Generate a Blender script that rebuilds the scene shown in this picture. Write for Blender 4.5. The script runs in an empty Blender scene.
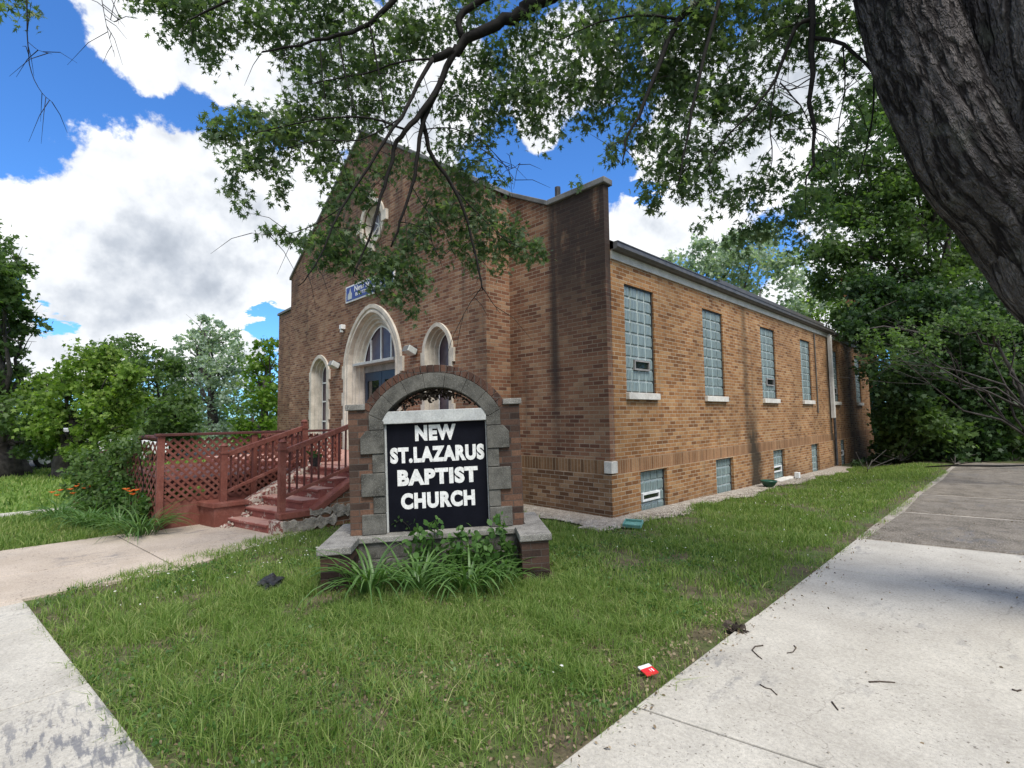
import bpy, bmesh, math, random
import numpy as np
from mathutils import Vector, Matrix
from mathutils.geometry import tessellate_polygon
random.seed(7); rng = np.random.default_rng(7)
SC = bpy.context.scene
COL = SC.collection
R = math.radians

# ------------------------------------------------------------------ camera
F = 500.0; ROLL = .0135; HC = 1.6; PITCH = math.atan(33/F); YAW = math.atan(512.5/F)
FW = Vector((-math.sin(YAW)*math.cos(PITCH), math.cos(YAW)*math.cos(PITCH), math.sin(PITCH)))
R0 = Vector((math.cos(YAW), math.sin(YAW), 0)); U0 = R0.cross(FW)
RT = math.cos(ROLL)*R0 - math.sin(ROLL)*U0; UP = RT.cross(FW)
CAM = Vector((0, 0, HC))
def ray(x, y): return FW + RT*((x-512)/F) - UP*((y-384)/F)
def at(x, y, d): return CAM + ray(x, y)*d                      # point seen at that pixel, d metres deep
def gr(x, y, z=0):
    d = ray(x, y); return CAM + d*((z-HC)/d.z)
def onX(x, y, X):
    d = ray(x, y); return CAM + d*(X/d.x)
def onY(x, y, Y):
    d = ray(x, y); return CAM + d*(Y/d.y)
cd = bpy.data.cameras.new('camera'); cam = bpy.data.objects.new('camera', cd); COL.objects.link(cam)
M = Matrix((RT, UP, -FW)).transposed().to_4x4(); M.translation = CAM
cam.matrix_world = M
cd.sensor_width = 36; cd.lens = 36*F/1024; cd.clip_end = 3000; cd.clip_start = .05
SC.camera = cam

# ------------------------------------------------------------------ node helpers
class NT:
    def __init__(s, nt):
        s.nt = nt; nt.nodes.clear()
    def n(s, t, **k):
        nd = s.nt.nodes.new(t)
        ins = k.pop('i', {})
        for a, v in k.items(): setattr(nd, a, v)
        for a, v in ins.items():
            s.set(nd.inputs[a], v)
        return nd
    def set(s, sock, v):
        if isinstance(v, bpy.types.NodeSocket): s.nt.links.new(v, sock)
        elif isinstance(v, bpy.types.Node): s.nt.links.new(v.outputs[0], sock)
        else:
            if isinstance(v, (tuple, list)) and sock.type == 'RGBA' and len(v) == 3: v = (*v, 1)
            sock.default_value = v
    def m(s, op, a, b=0., c=0., clamp=False):
        nd = s.n('ShaderNodeMath', operation=op, use_clamp=clamp)
        for i, v in enumerate((a, b, c)): s.set(nd.inputs[i], v)
        return nd.outputs[0]
    def ss(s, v, a, b):                                           # smoothstep a..b
        nd = s.n('ShaderNodeMapRange', interpolation_type='SMOOTHSTEP')
        s.set(nd.inputs[0], v); nd.inputs[1].default_value = a; nd.inputs[2].default_value = b
        return nd.outputs[0]
    def mix(s, f, a, b, mode='MIX'):
        nd = s.n('ShaderNodeMix', data_type='RGBA', blend_type=mode)
        s.set(nd.inputs['Factor'], f); s.set(nd.inputs[6], a); s.set(nd.inputs[7], b)
        return nd.outputs[2]
    def noise(s, scale, vec=None, detail=4, rough=.55, dist=0, out=0):
        nd = s.n('ShaderNodeTexNoise', i={'Scale': scale, 'Detail': detail, 'Roughness': rough, 'Distortion': dist})
        if vec is not None: s.set(nd.inputs['Vector'], vec)
        return nd.outputs[out]
    def ramp(s, f, *stops, interp='LINEAR'):
        nd = s.n('ShaderNodeValToRGB'); s.set(nd.inputs[0], f); cr = nd.color_ramp; cr.interpolation = interp
        while len(cr.elements) < len(stops): cr.elements.new(.5)
        for e, (p, c) in zip(cr.elements, stops):
            e.position = p; e.color = (*c, 1) if not isinstance(c, float) else (c, c, c, 1)
        return nd.outputs[0]
    def pos(s): return s.n('ShaderNodeNewGeometry').outputs['Position']
    def xyz(s, v):
        nd = s.n('ShaderNodeSeparateXYZ'); s.set(nd.inputs[0], v); return nd.outputs
    def scale(s, v, sc):
        nd = s.n('ShaderNodeMapping'); s.set(nd.inputs[0], v); nd.inputs['Scale'].default_value = sc; return nd.outputs[0]
    def bump(s, h, st=.4, d=.01, nrm=None):
        nd = s.n('ShaderNodeBump', i={'Strength': st, 'Distance': d, 'Height': h})
        if nrm is not None: s.set(nd.inputs['Normal'], nrm)
        return nd.outputs[0]
    def out(s, sh): s.nt.links.new(sh.outputs[0], s.n('ShaderNodeOutputMaterial').inputs[0])
    def prin(s, col, rough=.8, spec=.3, nrm=None, **k):
        p = s.n('ShaderNodeBsdfPrincipled', i={'Base Color': col, 'Roughness': rough, 'Specular IOR Level': spec})
        if nrm is not None: s.set(p.inputs['Normal'], nrm)
        for a, v in k.items(): s.set(p.inputs[a], v)
        s.out(p); return p
def newmat(name):
    m = bpy.data.materials.new(name); m.use_nodes = True
    return m, NT(m.node_tree)

MATS = {}
def brick(name, cols, mortar, soldier=False, stain=None, bw=.203, rh=.0677, zoff=0., tone=1., ms=.006):
    m, t = newmat(name)
    uv = t.n('ShaderNodeUVMap').outputs[0]
    p = t.pos(); px, py, pz = t.xyz(p)
    mp = t.n('ShaderNodeMapping'); t.set(mp.inputs[0], uv); mp.inputs['Location'].default_value = (0, -zoff, 0)
    wob = t.n('ShaderNodeVectorMath', operation='MULTIPLY_ADD'); t.set(wob.inputs[0], t.noise(9, p, 2, out=1)); wob.inputs[1].default_value = (.008, .006, 0); t.set(wob.inputs[2], mp.outputs[0])
    b = t.n('ShaderNodeTexBrick', offset=0. if soldier else .5, i={'Scale': 1., 'Mortar Size': ms, 'Mortar Smooth': .25, 'Bias': 0., 'Brick Width': .0677 if soldier else bw, 'Row Height': .22 if soldier else rh, 'Color1': (0, 0, 0), 'Color2': (1, 1, 1), 'Mortar': (.5, .5, .5)})
    t.set(b.inputs['Vector'], wob.outputs[0])
    n1 = t.noise(1.3, p, 5, .6); n2 = t.noise(55, p, 3, .7)
    rnd = t.m('ADD', b.outputs[0], t.m('MULTIPLY', t.m('SUBTRACT', n1, .5), .35))
    k = len(cols)
    c = t.ramp(rnd, *[(i/(k-1), col) for i, col in enumerate(cols)])
    c = t.mix(1., c, t.ramp(n2, (.25, (.62,)*3), (.8, (1.25,)*3)), 'MULTIPLY')
    mort = t.mix(t.ss(t.noise(1.7, p, 5, .65), .3, .7), tuple(x*.66 for x in mortar), mortar)
    c = t.mix(b.outputs[1], c, mort)
    c = t.mix(1., c, t.ramp(t.noise(.55, p, 5, .65), (.3, (.62,)*3), (.7, (1.18,)*3)), 'MULTIPLY')
    strk = t.noise(1., t.scale(p, (2.6, 2.6, .22)), 5, .65); c = t.mix(t.m('MULTIPLY', t.ss(strk, .52, .75), .5), c, (.06, .045, .035))
    if stain: c = stain(t, c, px, py, pz, p)
    hgt = t.m('ADD', t.m('MULTIPLY', t.m('SUBTRACT', 1., b.outputs[1]), 1.), t.m('MULTIPLY', n2, .5))
    t.prin(c, .88, .2, t.bump(hgt, .55, .008))
    return m
def gauss(t, v, c, w): # soft bump
    d = t.m('DIVIDE', t.m('SUBTRACT', v, c), w); return t.m('POWER', 2.718, t.m('MULTIPLY', t.m('MULTIPLY', d, d), -1.))
def stain_front(t, c, px, py, pz, p):
    n = t.noise(2.2, t.scale(p, (1.5, 1.5, .35)), 5, .65)
    run = t.m('MULTIPLY', gauss(t, px, -5.68, .13), t.ss(pz, .6, 2.6))
    top = t.m('MULTIPLY', t.m('MULTIPLY', t.ss(px, -5.85, -5.55), t.ss(pz, 1.6, 4.3)), .95)
    a = t.m('MULTIPLY', t.m('MAXIMUM', run, top), t.ss(n, .2, .5))
    cr = t.m('MULTIPLY', t.ss(pz, 4.9, 5.9), .55)
    a = t.m('MAXIMUM', a, t.m('MULTIPLY', cr, t.ss(n, .4, .65)))
    return t.mix(t.m('MINIMUM', t.m('MULTIPLY', a, .95), .9), c, (.03, .024, .022))
def stain_side(t, c, px, py, pz, p):
    n = t.noise(3.1, t.scale(p, (1.5, 1.5, .4)), 5, .65)
    pyn = t.m('ADD', py, t.m('MULTIPLY', t.m('SUBTRACT', t.noise(2.6, p, 4, .6), .5), .7))
    w = t.m('MULTIPLY', t.m('MULTIPLY', gauss(t, pyn, 12.45, .36), t.m('SUBTRACT', 1., t.ss(pz, .5, 2.4))), 1.25)
    w2 = t.m('MULTIPLY', gauss(t, py, 12.2, .17), .6)
    w3 = t.m('MULTIPLY', gauss(t, py, 19.35, .16), .9)
    lo = t.m('MULTIPLY', t.m('SUBTRACT', 1., t.ss(pz, -.1, .35)), .35)
    a = t.m('MULTIPLY', t.m('MAXIMUM', t.m('MAXIMUM', w, w2), t.m('MAXIMUM', w3, lo)), t.ss(n, .12, .46))
    return t.mix(t.m('MINIMUM', t.m('MULTIPLY', a, .95), .92), c, (.03, .026, .018))
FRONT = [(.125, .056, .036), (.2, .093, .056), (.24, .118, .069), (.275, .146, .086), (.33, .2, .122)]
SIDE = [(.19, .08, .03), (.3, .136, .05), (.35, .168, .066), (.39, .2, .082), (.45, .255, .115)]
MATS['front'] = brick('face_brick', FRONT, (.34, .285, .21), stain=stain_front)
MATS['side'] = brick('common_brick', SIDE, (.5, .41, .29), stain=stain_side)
MATS['base'] = brick('base_brick', [(.13, .065, .034), (.2, .105, .054), (.25, .138, .073), (.3, .175, .095), (.37, .24, .14)], (.4, .33, .25), stain=stain_side)
MATS['soldier'] = brick('soldier_brick', [(.13, .07, .035), (.2, .11, .055), (.25, .14, .07), (.3, .18, .1)], (.34, .27, .19), soldier=True, zoff=.68)
MATS['soldier_side'] = brick('soldier_brick_side', [(.2, .095, .042), (.28, .14, .065), (.33, .17, .08), (.38, .22, .11)], (.4, .3, .2), soldier=True, zoff=.68, stain=stain_side)
MATS['signbrick'] = brick('sign_brick', [(.03, .02, .017), (.065, .04, .03), (.085, .05, .037), (.12, .066, .045), (.18, .1, .065)], (.09, .078, .068), ms=.004)
MATS['archbrick'] = brick('arch_brick', [(.055, .032, .025), (.09, .047, .034), (.13, .068, .047)], (.1, .09, .08), bw=.068, rh=.3, ms=.004)
MATS['oldbrick'] = brick('old_brick', [(.1, .05, .03), (.21, .1, .055), (.3, .16, .09), (.36, .22, .13)], (.32, .28, .22))

def rough_mat(name, c1, c2, sc=3., rough=.85, bump=.3, bd=.01, spec=.25, fine=60, speck=None, extra=None):
    m, t = newmat(name); p = t.pos()
    n = t.noise(sc, p, 6, .6); f = t.noise(fine, p, 3, .7)
    c = t.mix(t.ss(n, .3, .7), c1, c2)
    c = t.mix(1., c, t.ramp(f, (.25, (.75,)*3), (.75, (1.2,)*3)), 'MULTIPLY')
    if speck:
        v = t.noise(speck[0], p, 1, .5); c = t.mix(t.ss(v, speck[1], speck[1]+.06), c, speck[2])
    if extra: c = extra(t, c, p)
    h = t.m('ADD', n, t.m('MULTIPLY', f, .4))
    t.prin(c, rough, spec, t.bump(h, bump, bd))
    MATS[name] = m; return m
rough_mat('limestone', (.4, .36, .3), (.58, .53, .45), 4)
rough_mat('sill_stone', (.5, .47, .42), (.68, .65, .58), 5)
rough_mat('sign_stone', (.045, .044, .038), (.125, .12, .105), 5, bump=.6, speck=(160, .62, (.2, .195, .18)))
rough_mat('cap_stone', (.11, .105, .095), (.23, .22, .2), 6, bump=.5, speck=(160, .6, (.4, .39, .36)))
rough_mat('broken_stone', (.17, .15, .12), (.4, .36, .3), 9, bump=1., bd=.03)
rough_mat('coping', (.1, .1, .098), (.2, .195, .185), 3)
def fade(t, c, p):
    a = t.noise(5, p, 6, .7); b = t.noise(28, t.scale(p, (1, 1, .4)), 4, .7)
    c = t.mix(t.m('MULTIPLY', t.ss(a, .45, .75), .55), c, (.29, .14, .11))
    return t.mix(t.m('MULTIPLY', t.ss(b, .62, .7), .6), c, (.1, .05, .045))
rough_mat('red_paint', (.14, .045, .032), (.2, .068, .048), 3.5, rough=.6, fine=40, bump=.2, extra=fade)
def peel(t, c, p):
    a = t.noise(14, p, 6, .7); b = t.noise(2.5, p, 3)
    return t.mix(t.ss(t.m('ADD', a, t.m('MULTIPLY', b, .5)), .84, .9), c, (.38, .31, .26))
rough_mat('peeling_red', (.19, .058, .046), (.28, .095, .076), 4, rough=.7, bump=.3, extra=peel)
def tread(t, c, p):
    c = peel(t, c, p); nz = t.xyz(t.n('ShaderNodeNewGeometry').outputs['Normal'])[2]
    w_ = t.m('MULTIPLY', t.ss(nz, .6, .9), t.ss(t.noise(4, p, 5, .65), .22, .46)); return t.mix(t.m('MULTIPLY', w_, .85), c, (.44, .26, .21))
rough_mat('worn_tread', (.19, .058, .046), (.28, .095, .076), 4, rough=.75, bump=.3, extra=tread)
def flake(t, c, p):
    a = t.noise(16, p, 6, .75); return t.mix(t.ss(a, .47, .53), c, (.46, .4, .33))
rough_mat('flaked_red', (.16, .052, .042), (.22, .076, .06), 6, rough=.8, bump=.6, extra=flake)
rough_mat('dark_red', (.075, .026, .022), (.115, .042, .035), 5, rough=.6)
rough_mat('white_paint', (.62, .62, .6), (.76, .76, .74), 6, rough=.55, bump=.1)
def mildew(t, c, p):
    a = t.noise(11, p, 6, .7); return t.mix(t.m('MULTIPLY', t.ss(a, .5, .75), .6), c, (.2, .21, .19))
rough_mat('weathered_white', (.36, .37, .365), (.46, .47, .455), 6, rough=.7, extra=mildew)
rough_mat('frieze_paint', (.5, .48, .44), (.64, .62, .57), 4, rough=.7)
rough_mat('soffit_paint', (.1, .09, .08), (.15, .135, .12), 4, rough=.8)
rough_mat('gutter_metal', (.07, .064, .056), (.11, .1, .09), 5, rough=.45, spec=.5)
rough_mat('shingle', (.04, .04, .042), (.09, .085, .08), 12, bump=.6)
rough_mat('panel_black', (.003, .0035, .007), (.005, .0055, .01), 5, rough=.6, bump=.04, spec=.1)
rough_mat('letter_white', (.62, .62, .6), (.74, .74, .72), 20, rough=.6, bump=.1)
rough_mat('plaque_blue', (.03, .05, .2), (.045, .07, .26), 6, rough=.4)
rough_mat('door_blue', (.012, .02, .045), (.02, .032, .06), 6, rough=.4, spec=.5)
rough_mat('grey_panel', (.2, .19, .18), (.3, .29, .28), 6)
rough_mat('dark_metal', (.03, .03, .032), (.06, .06, .062), 8, rough=.5)
rough_mat('lamp_metal', (.36, .38, .36), (.5, .52, .5), 8, rough=.45)
rough_mat('teal_plastic', (.09, .24, .21), (.15, .32, .28), 8, rough=.5)
rough_mat('green_plastic', (.01, .05, .03), (.02, .08, .05), 8, rough=.3, spec=.5)
rough_mat('black_plastic', (.012, .013, .015), (.03, .03, .033), 20, rough=.4)
rough_mat('red_print', (.62, .02, .03), (.7, .03, .04), 10, rough=.5, bump=0)
rough_mat('twig_bark', (.035, .026, .02), (.09, .07, .055), 30)
rough_mat('gravel_bed', (.2, .17, .14), (.36, .32, .27), 30, bump=.8)
rough_mat('pebble', (.2, .17, .135), (.44, .4, .34), 7, bump=.4)
rough_mat('asphalt', (.04, .04, .042), (.065, .064, .062), 4, speck=(180, .6, (.12, .12, .12)))
def conc_extra(t, c, p):
    px, py, pz = t.xyz(p)
    a = t.noise(1.1, p, 7, .7); c = t.mix(t.m('MULTIPLY', t.ss(a, .5, .75), .3), c, (.2, .19, .175))
    g1 = t.noise(9, t.scale(p, (1., .45, 1)), 6, .7); g2 = t.noise(.8, p, 3, .5)
    c = t.mix(t.m('MULTIPLY', t.m('MULTIPLY', t.ss(g1, .5, .62), t.ss(g2, .52, .64)), .5), c, (.11, .115, .125))
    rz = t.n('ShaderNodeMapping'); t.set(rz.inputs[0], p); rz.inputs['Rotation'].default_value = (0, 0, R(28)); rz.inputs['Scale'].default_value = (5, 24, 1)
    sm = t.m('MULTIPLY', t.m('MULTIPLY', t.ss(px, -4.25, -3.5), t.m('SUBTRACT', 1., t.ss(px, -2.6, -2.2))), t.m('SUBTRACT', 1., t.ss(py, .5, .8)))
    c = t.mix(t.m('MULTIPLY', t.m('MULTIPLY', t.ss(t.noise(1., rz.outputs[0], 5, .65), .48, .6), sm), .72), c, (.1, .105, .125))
    b = t.noise(38, p, 2, .5); c = t.mix(t.m('MULTIPLY', t.m('MULTIPLY', t.ss(b, .64, .7), t.ss(a, .35, .6)), .75), c, (.09, .075, .06))
    v = t.n('ShaderNodeTexVoronoi', feature='DISTANCE_TO_EDGE', i={'Scale': .42}); w = t.n('ShaderNodeVectorMath', operation='MULTIPLY_ADD')
    t.set(w.inputs[0], t.noise(3, p, 4, out=1)); w.inputs[1].default_value = (.4,)*3; t.set(w.inputs[2], p); t.set(v.inputs['Vector'], w.outputs[0])
    c = t.mix(t.m('MULTIPLY', t.m('SUBTRACT', 1., t.ss(v.outputs[0], .0008, .0025)), .22), c, (.08, .07, .06))
    return c
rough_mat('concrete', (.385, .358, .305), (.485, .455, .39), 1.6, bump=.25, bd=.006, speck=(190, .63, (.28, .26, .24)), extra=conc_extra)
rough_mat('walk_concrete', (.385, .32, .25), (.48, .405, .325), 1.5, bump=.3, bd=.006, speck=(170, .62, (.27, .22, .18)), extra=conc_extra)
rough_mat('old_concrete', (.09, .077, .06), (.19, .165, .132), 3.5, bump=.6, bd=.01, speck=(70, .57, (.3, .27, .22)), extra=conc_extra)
rough_mat('pale_mortar', (.24, .21, .175), (.38, .345, .29), 5)
rough_mat('bark', (.028, .024, .022), (.085, .075, .068), 6, bump=.8, bd=.03)
rough_mat('branch_bark', (.006, .005, .0045), (.017, .015, .013), 10, bump=.4)
rough_mat('tyre', (.012,)*3, (.02,)*3, 9)
rough_mat('chimney_brick', (.28, .085, .055), (.36, .13, .08), 6)
def soil_extra(t, c, p):
    a = t.noise(2.1, p, 5, .65); return t.mix(t.ss(a, .42, .62), c, (.075, .105, .03))
rough_mat('soil', (.06, .05, .028), (.14, .115, .07), 8, bump=.8, bd=.02, extra=soil_extra)
def lawn_far(t, c, p):
    a = t.noise(30, p, 4, .7); return t.mix(t.m('MULTIPLY', t.ss(a, .4, .7), .6), c, (.15, .2, .045))
rough_mat('far_lawn', (.085, .16, .025), (.12, .2, .032), 1.1, bump=.5, bd=.03, extra=lawn_far)

def glossy(name, col, rough=.05, spec=.5, **k):
    m, t = newmat(name); t.prin(col, rough, spec, **k); MATS[name] = m
m, t = newmat('bark_trunk'); uv = t.n('ShaderNodeUVMap').outputs[0]; p = t.pos()
wv = t.n('ShaderNodeVectorMath', operation='MULTIPLY_ADD'); t.set(wv.inputs[0], t.noise(4, p, 3, out=1)); wv.inputs[1].default_value = (.055, .08, 0); t.set(wv.inputs[2], uv)
def ridge(sx, sy, det):
    n_ = t.noise(1., t.scale(wv.outputs[0], (sx, sy, 1)), det, .55); return t.m('ABSOLUTE', t.m('SUBTRACT', n_, .5))
r1 = t.ss(ridge(9, 1.7, 3), .0, .11); r2 = t.ss(ridge(24, 8, 3), .0, .14)
fur = t.m('MULTIPLY', t.m('ADD', t.m('MULTIPLY', r1, .75), .25), t.m('ADD', t.m('MULTIPLY', r2, .5), .5))
s1 = t.noise(1., t.scale(uv, (9, 3, 1)), 5, .6); s2 = t.noise(55, p, 4, .7)
cc = t.mix(t.ss(s1, .3, .7), (.09, .08, .079), (.21, .19, .184)); cc = t.mix(t.ss(fur, .12, .7), (.02, .017, .017), cc); cc = t.mix(t.m('MULTIPLY', t.ss(t.noise(3, p, 5, .6), .55, .7), .4), cc, (.2, .21, .17))
cc = t.mix(1., cc, t.ramp(s2, (.3, (.65,)*3), (.75, (1.25,)*3)), 'MULTIPLY')
t.prin(cc, .92, .12, t.bump(t.m('ADD', fur, t.m('MULTIPLY', s2, .25)), 1., .08)); MATS['bark_trunk'] = m

m, t = newmat('glass_block'); p = t.pos()
w = t.n('ShaderNodeTexWave', wave_type='BANDS', bands_direction='Y', i={'Scale': 7., 'Distortion': 1.2, 'Detail': 1.})
t.set(w.inputs['Vector'], p)
nb = t.noise(8, p, 3)
c = t.mix(w.outputs[1], (.07, .1, .1), (.3, .37, .36)); c = t.mix(t.m('MULTIPLY', t.ss(nb, .35, .7), .6), c, (.2, .26, .255))
t.prin(c, .16, .6, t.bump(t.m('ADD', w.outputs[1], t.m('MULTIPLY', nb, .8)), .5, .012)); MATS['glass_block'] = m
rough_mat('block_mortar', (.36, .4, .39), (.46, .5, .48), 12)
m, t = newmat('dark_glass'); t.prin((.012, .014, .016), .04, .7); MATS['dark_glass'] = m
m, t = newmat('stained_glass'); p = t.pos()
t.prin(t.ramp(t.noise(3, p, 2), (.3, (.05, .035, .05)), (.5, (.085, .06, .075)), (.65, (.1, .075, .08))), .25, .5, t.bump(t.noise(40, p, 2), .3, .01)); MATS['stained_glass'] = m
m, t = newmat('rose_glass'); t.prin((.15, .15, .19), .2, .5); MATS['rose_glass'] = m
glossy('car_white', (.72, .73, .74), .15, .5)
glossy('car_grey', (.3, .31, .33), .2, .5)

def leaf_mat(name, cols, trans=.35, tc=None, rough=.5, spec=.25):
    m, t = newmat(name)
    rnd = t.n('ShaderNodeNewGeometry').outputs['Random Per Island']
    n = t.noise(.9, t.pos(), 3, .6)
    v = t.m('ADD', t.m('MULTIPLY', rnd, .6), t.m('MULTIPLY', n, .4))
    k = len(cols); c = t.ramp(v, *[(.15+.7*i/(k-1), col) for i, col in enumerate(cols)])
    pr = t.n('ShaderNodeBsdfPrincipled', i={'Base Color': c, 'Roughness': rough, 'Specular IOR Level': spec})
    tr = t.n('ShaderNodeBsdfTranslucent'); t.set(tr.inputs[0], t.mix(1., c, tc or (1.5, 1.7, .7), 'MULTIPLY'))
    mx = t.n('ShaderNodeMixShader', i={0: trans, 1: pr, 2: tr}); t.out(mx); MATS[name] = m
leaf_mat('maple_leaf', [(.04, .072, .036), (.07, .115, .055), (.105, .155, .073), (.16, .21, .115)], .48)
leaf_mat('grass_blade', [(.06, .115, .022), (.115, .19, .04), (.165, .25, .06), (.235, .305, .09), (.36, .37, .17)], .4, rough=.5)
leaf_mat('daylily_leaf', [(.05, .11, .028), (.085, .165, .045), (.15, .24, .085)], .3, rough=.4, spec=.35)
leaf_mat('weed_leaf', [(.04, .09, .022), (.06, .13, .03), (.1, .18, .05)], .3, rough=.45)
leaf_mat('bright_leaf', [(.07, .125, .022), (.115, .195, .035), (.165, .25, .05), (.24, .31, .085)], .45)
leaf_mat('mid_leaf', [(.055, .095, .032), (.085, .14, .045), (.12, .185, .06)], .45)
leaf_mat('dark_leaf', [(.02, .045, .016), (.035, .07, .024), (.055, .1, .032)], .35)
leaf_mat('silver_leaf', [(.17, .22, .175), (.27, .34, .27), (.4, .47, .39)], .4)
leaf_mat('lime_leaf', [(.06, .12, .014), (.1, .18, .022), (.16, .24, .035)], .45)
leaf_mat('flower_orange', [(.7, .16, .04), (.85, .25, .06)], .4, tc=(1.1, 1., .8))
leaf_mat('clover_white', [(.6, .62, .5), (.75, .76, .66)], .2, tc=(1, 1, 1))
leaf_mat('dry_litter', [(.1, .075, .045), (.2, .15, .09), (.3, .24, .16)], .1, tc=(1, 1, 1))

# ------------------------------------------------------------------ object helpers
WM = {}
def tag(o, label=None, cat=None, group=None, kind=None):
    if label: o['label'] = label
    if cat: o['category'] = cat
    if group: o['group'] = group
    if kind: o['kind'] = kind
    return o
def thing(name, label, cat, loc=(0, 0, 0), rz=0, group=None, tilt=None):
    o = bpy.data.objects.new(name, None); COL.objects.link(o); o.empty_display_size = .2
    m = Matrix.Translation(loc) @ Matrix.Rotation(rz, 4, 'Z')
    if tilt is not None: m = m @ Matrix.Rotation(tilt, 4, 'Y')
    o.matrix_world = m; WM[o.name] = m
    return tag(o, label, cat, group)
def autouv(me):
    me.calc_loop_triangles()
    uvl = me.uv_layers.new(name='UVMap'); d = uvl.data
    for pl in me.polygons:
        n = pl.normal
        if abs(n.z) > .8:
            for li in pl.loop_indices:
                c = me.vertices[me.loops[li].vertex_index].co; d[li].uv = (c.x, c.y)
        else:
            l = math.hypot(n.x, n.y) or 1; tx, ty = -n.y/l, n.x/l
            for li in pl.loop_indices:
                c = me.vertices[me.loops[li].vertex_index].co; d[li].uv = (c.x*tx+c.y*ty, c.z)
def link(name, me, mat, parent=None, local=False, smooth=False, bevel=0, seg=2):
    if mat is not None: me.materials.append(MATS[mat] if isinstance(mat, str) else mat)
    o = bpy.data.objects.new(name, me); COL.objects.link(o)
    if parent is not None:
        if parent.name not in WM: WM[parent.name] = Matrix.Identity(4)
        w = WM[parent.name]
        if not local: me.transform(w.inverted())
        o.parent = parent; WM[o.name] = w
    else: WM[o.name] = Matrix.Identity(4)
    if smooth:
        me.polygons.foreach_set('use_smooth', [True]*len(me.polygons))
    if bevel:
        b = o.modifiers.new('bevel', 'BEVEL'); b.width = bevel; b.segments = seg; b.limit_method = 'ANGLE'; b.angle_limit = R(40)
    return o
class MB:
    def __init__(s): s.v = []; s.f = []
    def add(s, vs, fs):
        o = len(s.v); s.v += [tuple(v) for v in vs]; s.f += [tuple(i+o for i in f) for f in fs]; return s
    def box(s, x0, x1, y0, y1, z0, z1, mx=None):
        vs = [Vector(c) for c in ((x0, y0, z0), (x1, y0, z0), (x1, y1, z0), (x0, y1, z0), (x0, y0, z1), (x1, y0, z1), (x1, y1, z1), (x0, y1, z1))]
        if mx is not None: vs = [mx @ v for v in vs]
        return s.add(vs, [(3, 2, 1, 0), (4, 5, 6, 7), (0, 1, 5, 4), (1, 2, 6, 5), (2, 3, 7, 6), (3, 0, 4, 7)])
    def bar(s, a, b, w, h, up=(0, 0, 1)):                       # square bar from a to b
        a = Vector(a); b = Vector(b); d = (b-a); L = d.length; d.normalize()
        up = Vector(up); sd = d.cross(up).normalized(); u = sd.cross(d)
        vs = [p + sd*i*w/2 + u*j*h/2 for p in (a, b) for i, j in ((-1, -1), (1, -1), (1, 1), (-1, 1))]
        return s.add(vs, [(0, 1, 2, 3), (7, 6, 5, 4), (0, 4, 5, 1), (1, 5, 6, 2), (2, 6, 7, 3), (3, 7, 4, 0)])
    def prism(s, poly, ax, lo, hi):                             # poly in the two other axes, extruded along ax
        def mk(p, h):
            q = list(p); q.insert(ax, h); return q
        n = len(poly); vs = [mk(p, lo) for p in poly]+[mk(p, hi) for p in poly]
        tri = tessellate_polygon([[Vector((p[0], p[1], 0)) for p in poly]])
        fs = [tuple(t) for t in tri] + [tuple(n+i for i in t[::-1]) for t in tri] + [(i, (i+1) % n, n+(i+1) % n, n+i) for i in range(n)]
        return s.add(vs, fs)
    def tube(s, pts, rad, n=8, cap=True):
        pts = [Vector(p) for p in pts]; k = len(pts)
        if not isinstance(rad, (list, tuple)): rad = [rad]*k
        vs = []; ref = None
        for i, p in enumerate(pts):
            d = (pts[min(i+1, k-1)]-pts[max(i-1, 0)]).normalized()
            if ref is None: ref = d.orthogonal().normalized()
            ref = (ref - d*ref.dot(d)).normalized(); bi = d.cross(ref)
            for j in range(n):
                a = 2*math.pi*j/n; vs.append(p + (ref*math.cos(a)+bi*math.sin(a))*rad[i])
        fs = [(i*n+j, i*n+(j+1) % n, (i+1)*n+(j+1) % n, (i+1)*n+j) for i in range(k-1) for j in range(n)]
        if cap: fs += [tuple(range(n))[::-1], tuple((k-1)*n+j for j in range(n))]
        return s.add(vs, fs)
    def lathe(s, prof, c=(0, 0, 0), n=20, mx=None):
        vs = [Vector((c[0]+r*math.cos(2*math.pi*j/n), c[1]+r*math.sin(2*math.pi*j/n), c[2]+z)) for r, z in prof for j in range(n)]
        if mx is not None: vs = [mx @ v for v in vs]
        k = len(prof)
        return s.add(vs, [(i*n+j, i*n+(j+1) % n, (i+1)*n+(j+1) % n, (i+1)*n+j) for i in range(k-1) for j in range(n)] + [tuple(range(n))[::-1], tuple((k-1)*n+j for j in range(n))])
    def build(s, name, mat, parent=None, local=False, smooth=False, bevel=0, seg=2, fix=True):
        me = bpy.data.meshes.new(name); me.from_pydata(s.v, [], s.f)
        if fix:
            bm = bmesh.new(); bm.from_mesh(me); bmesh.ops.recalc_face_normals(bm, faces=bm.faces); bm.to_mesh(me); bm.free()
        me.update(); autouv(me)
        return link(name, me, mat, parent, local, smooth, bevel, seg)
def npmesh(name, verts, counts, idx):
    me = bpy.data.meshes.new(name)
    verts = np.asarray(verts, np.float32); idx = np.asarray(idx, np.int32); counts = np.asarray(counts, np.int32)
    me.vertices.add(len(verts)); me.vertices.foreach_set('co', verts.ravel())
    me.loops.add(len(idx)); me.loops.foreach_set('vertex_index', idx)
    me.polygons.add(len(counts)); st = np.zeros(len(counts), np.int32); st[1:] = np.cumsum(counts)[:-1]
    me.polygons.foreach_set('loop_start', st); me.polygons.foreach_set('loop_total', counts)
    me.update(calc_edges=True); return me
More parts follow.
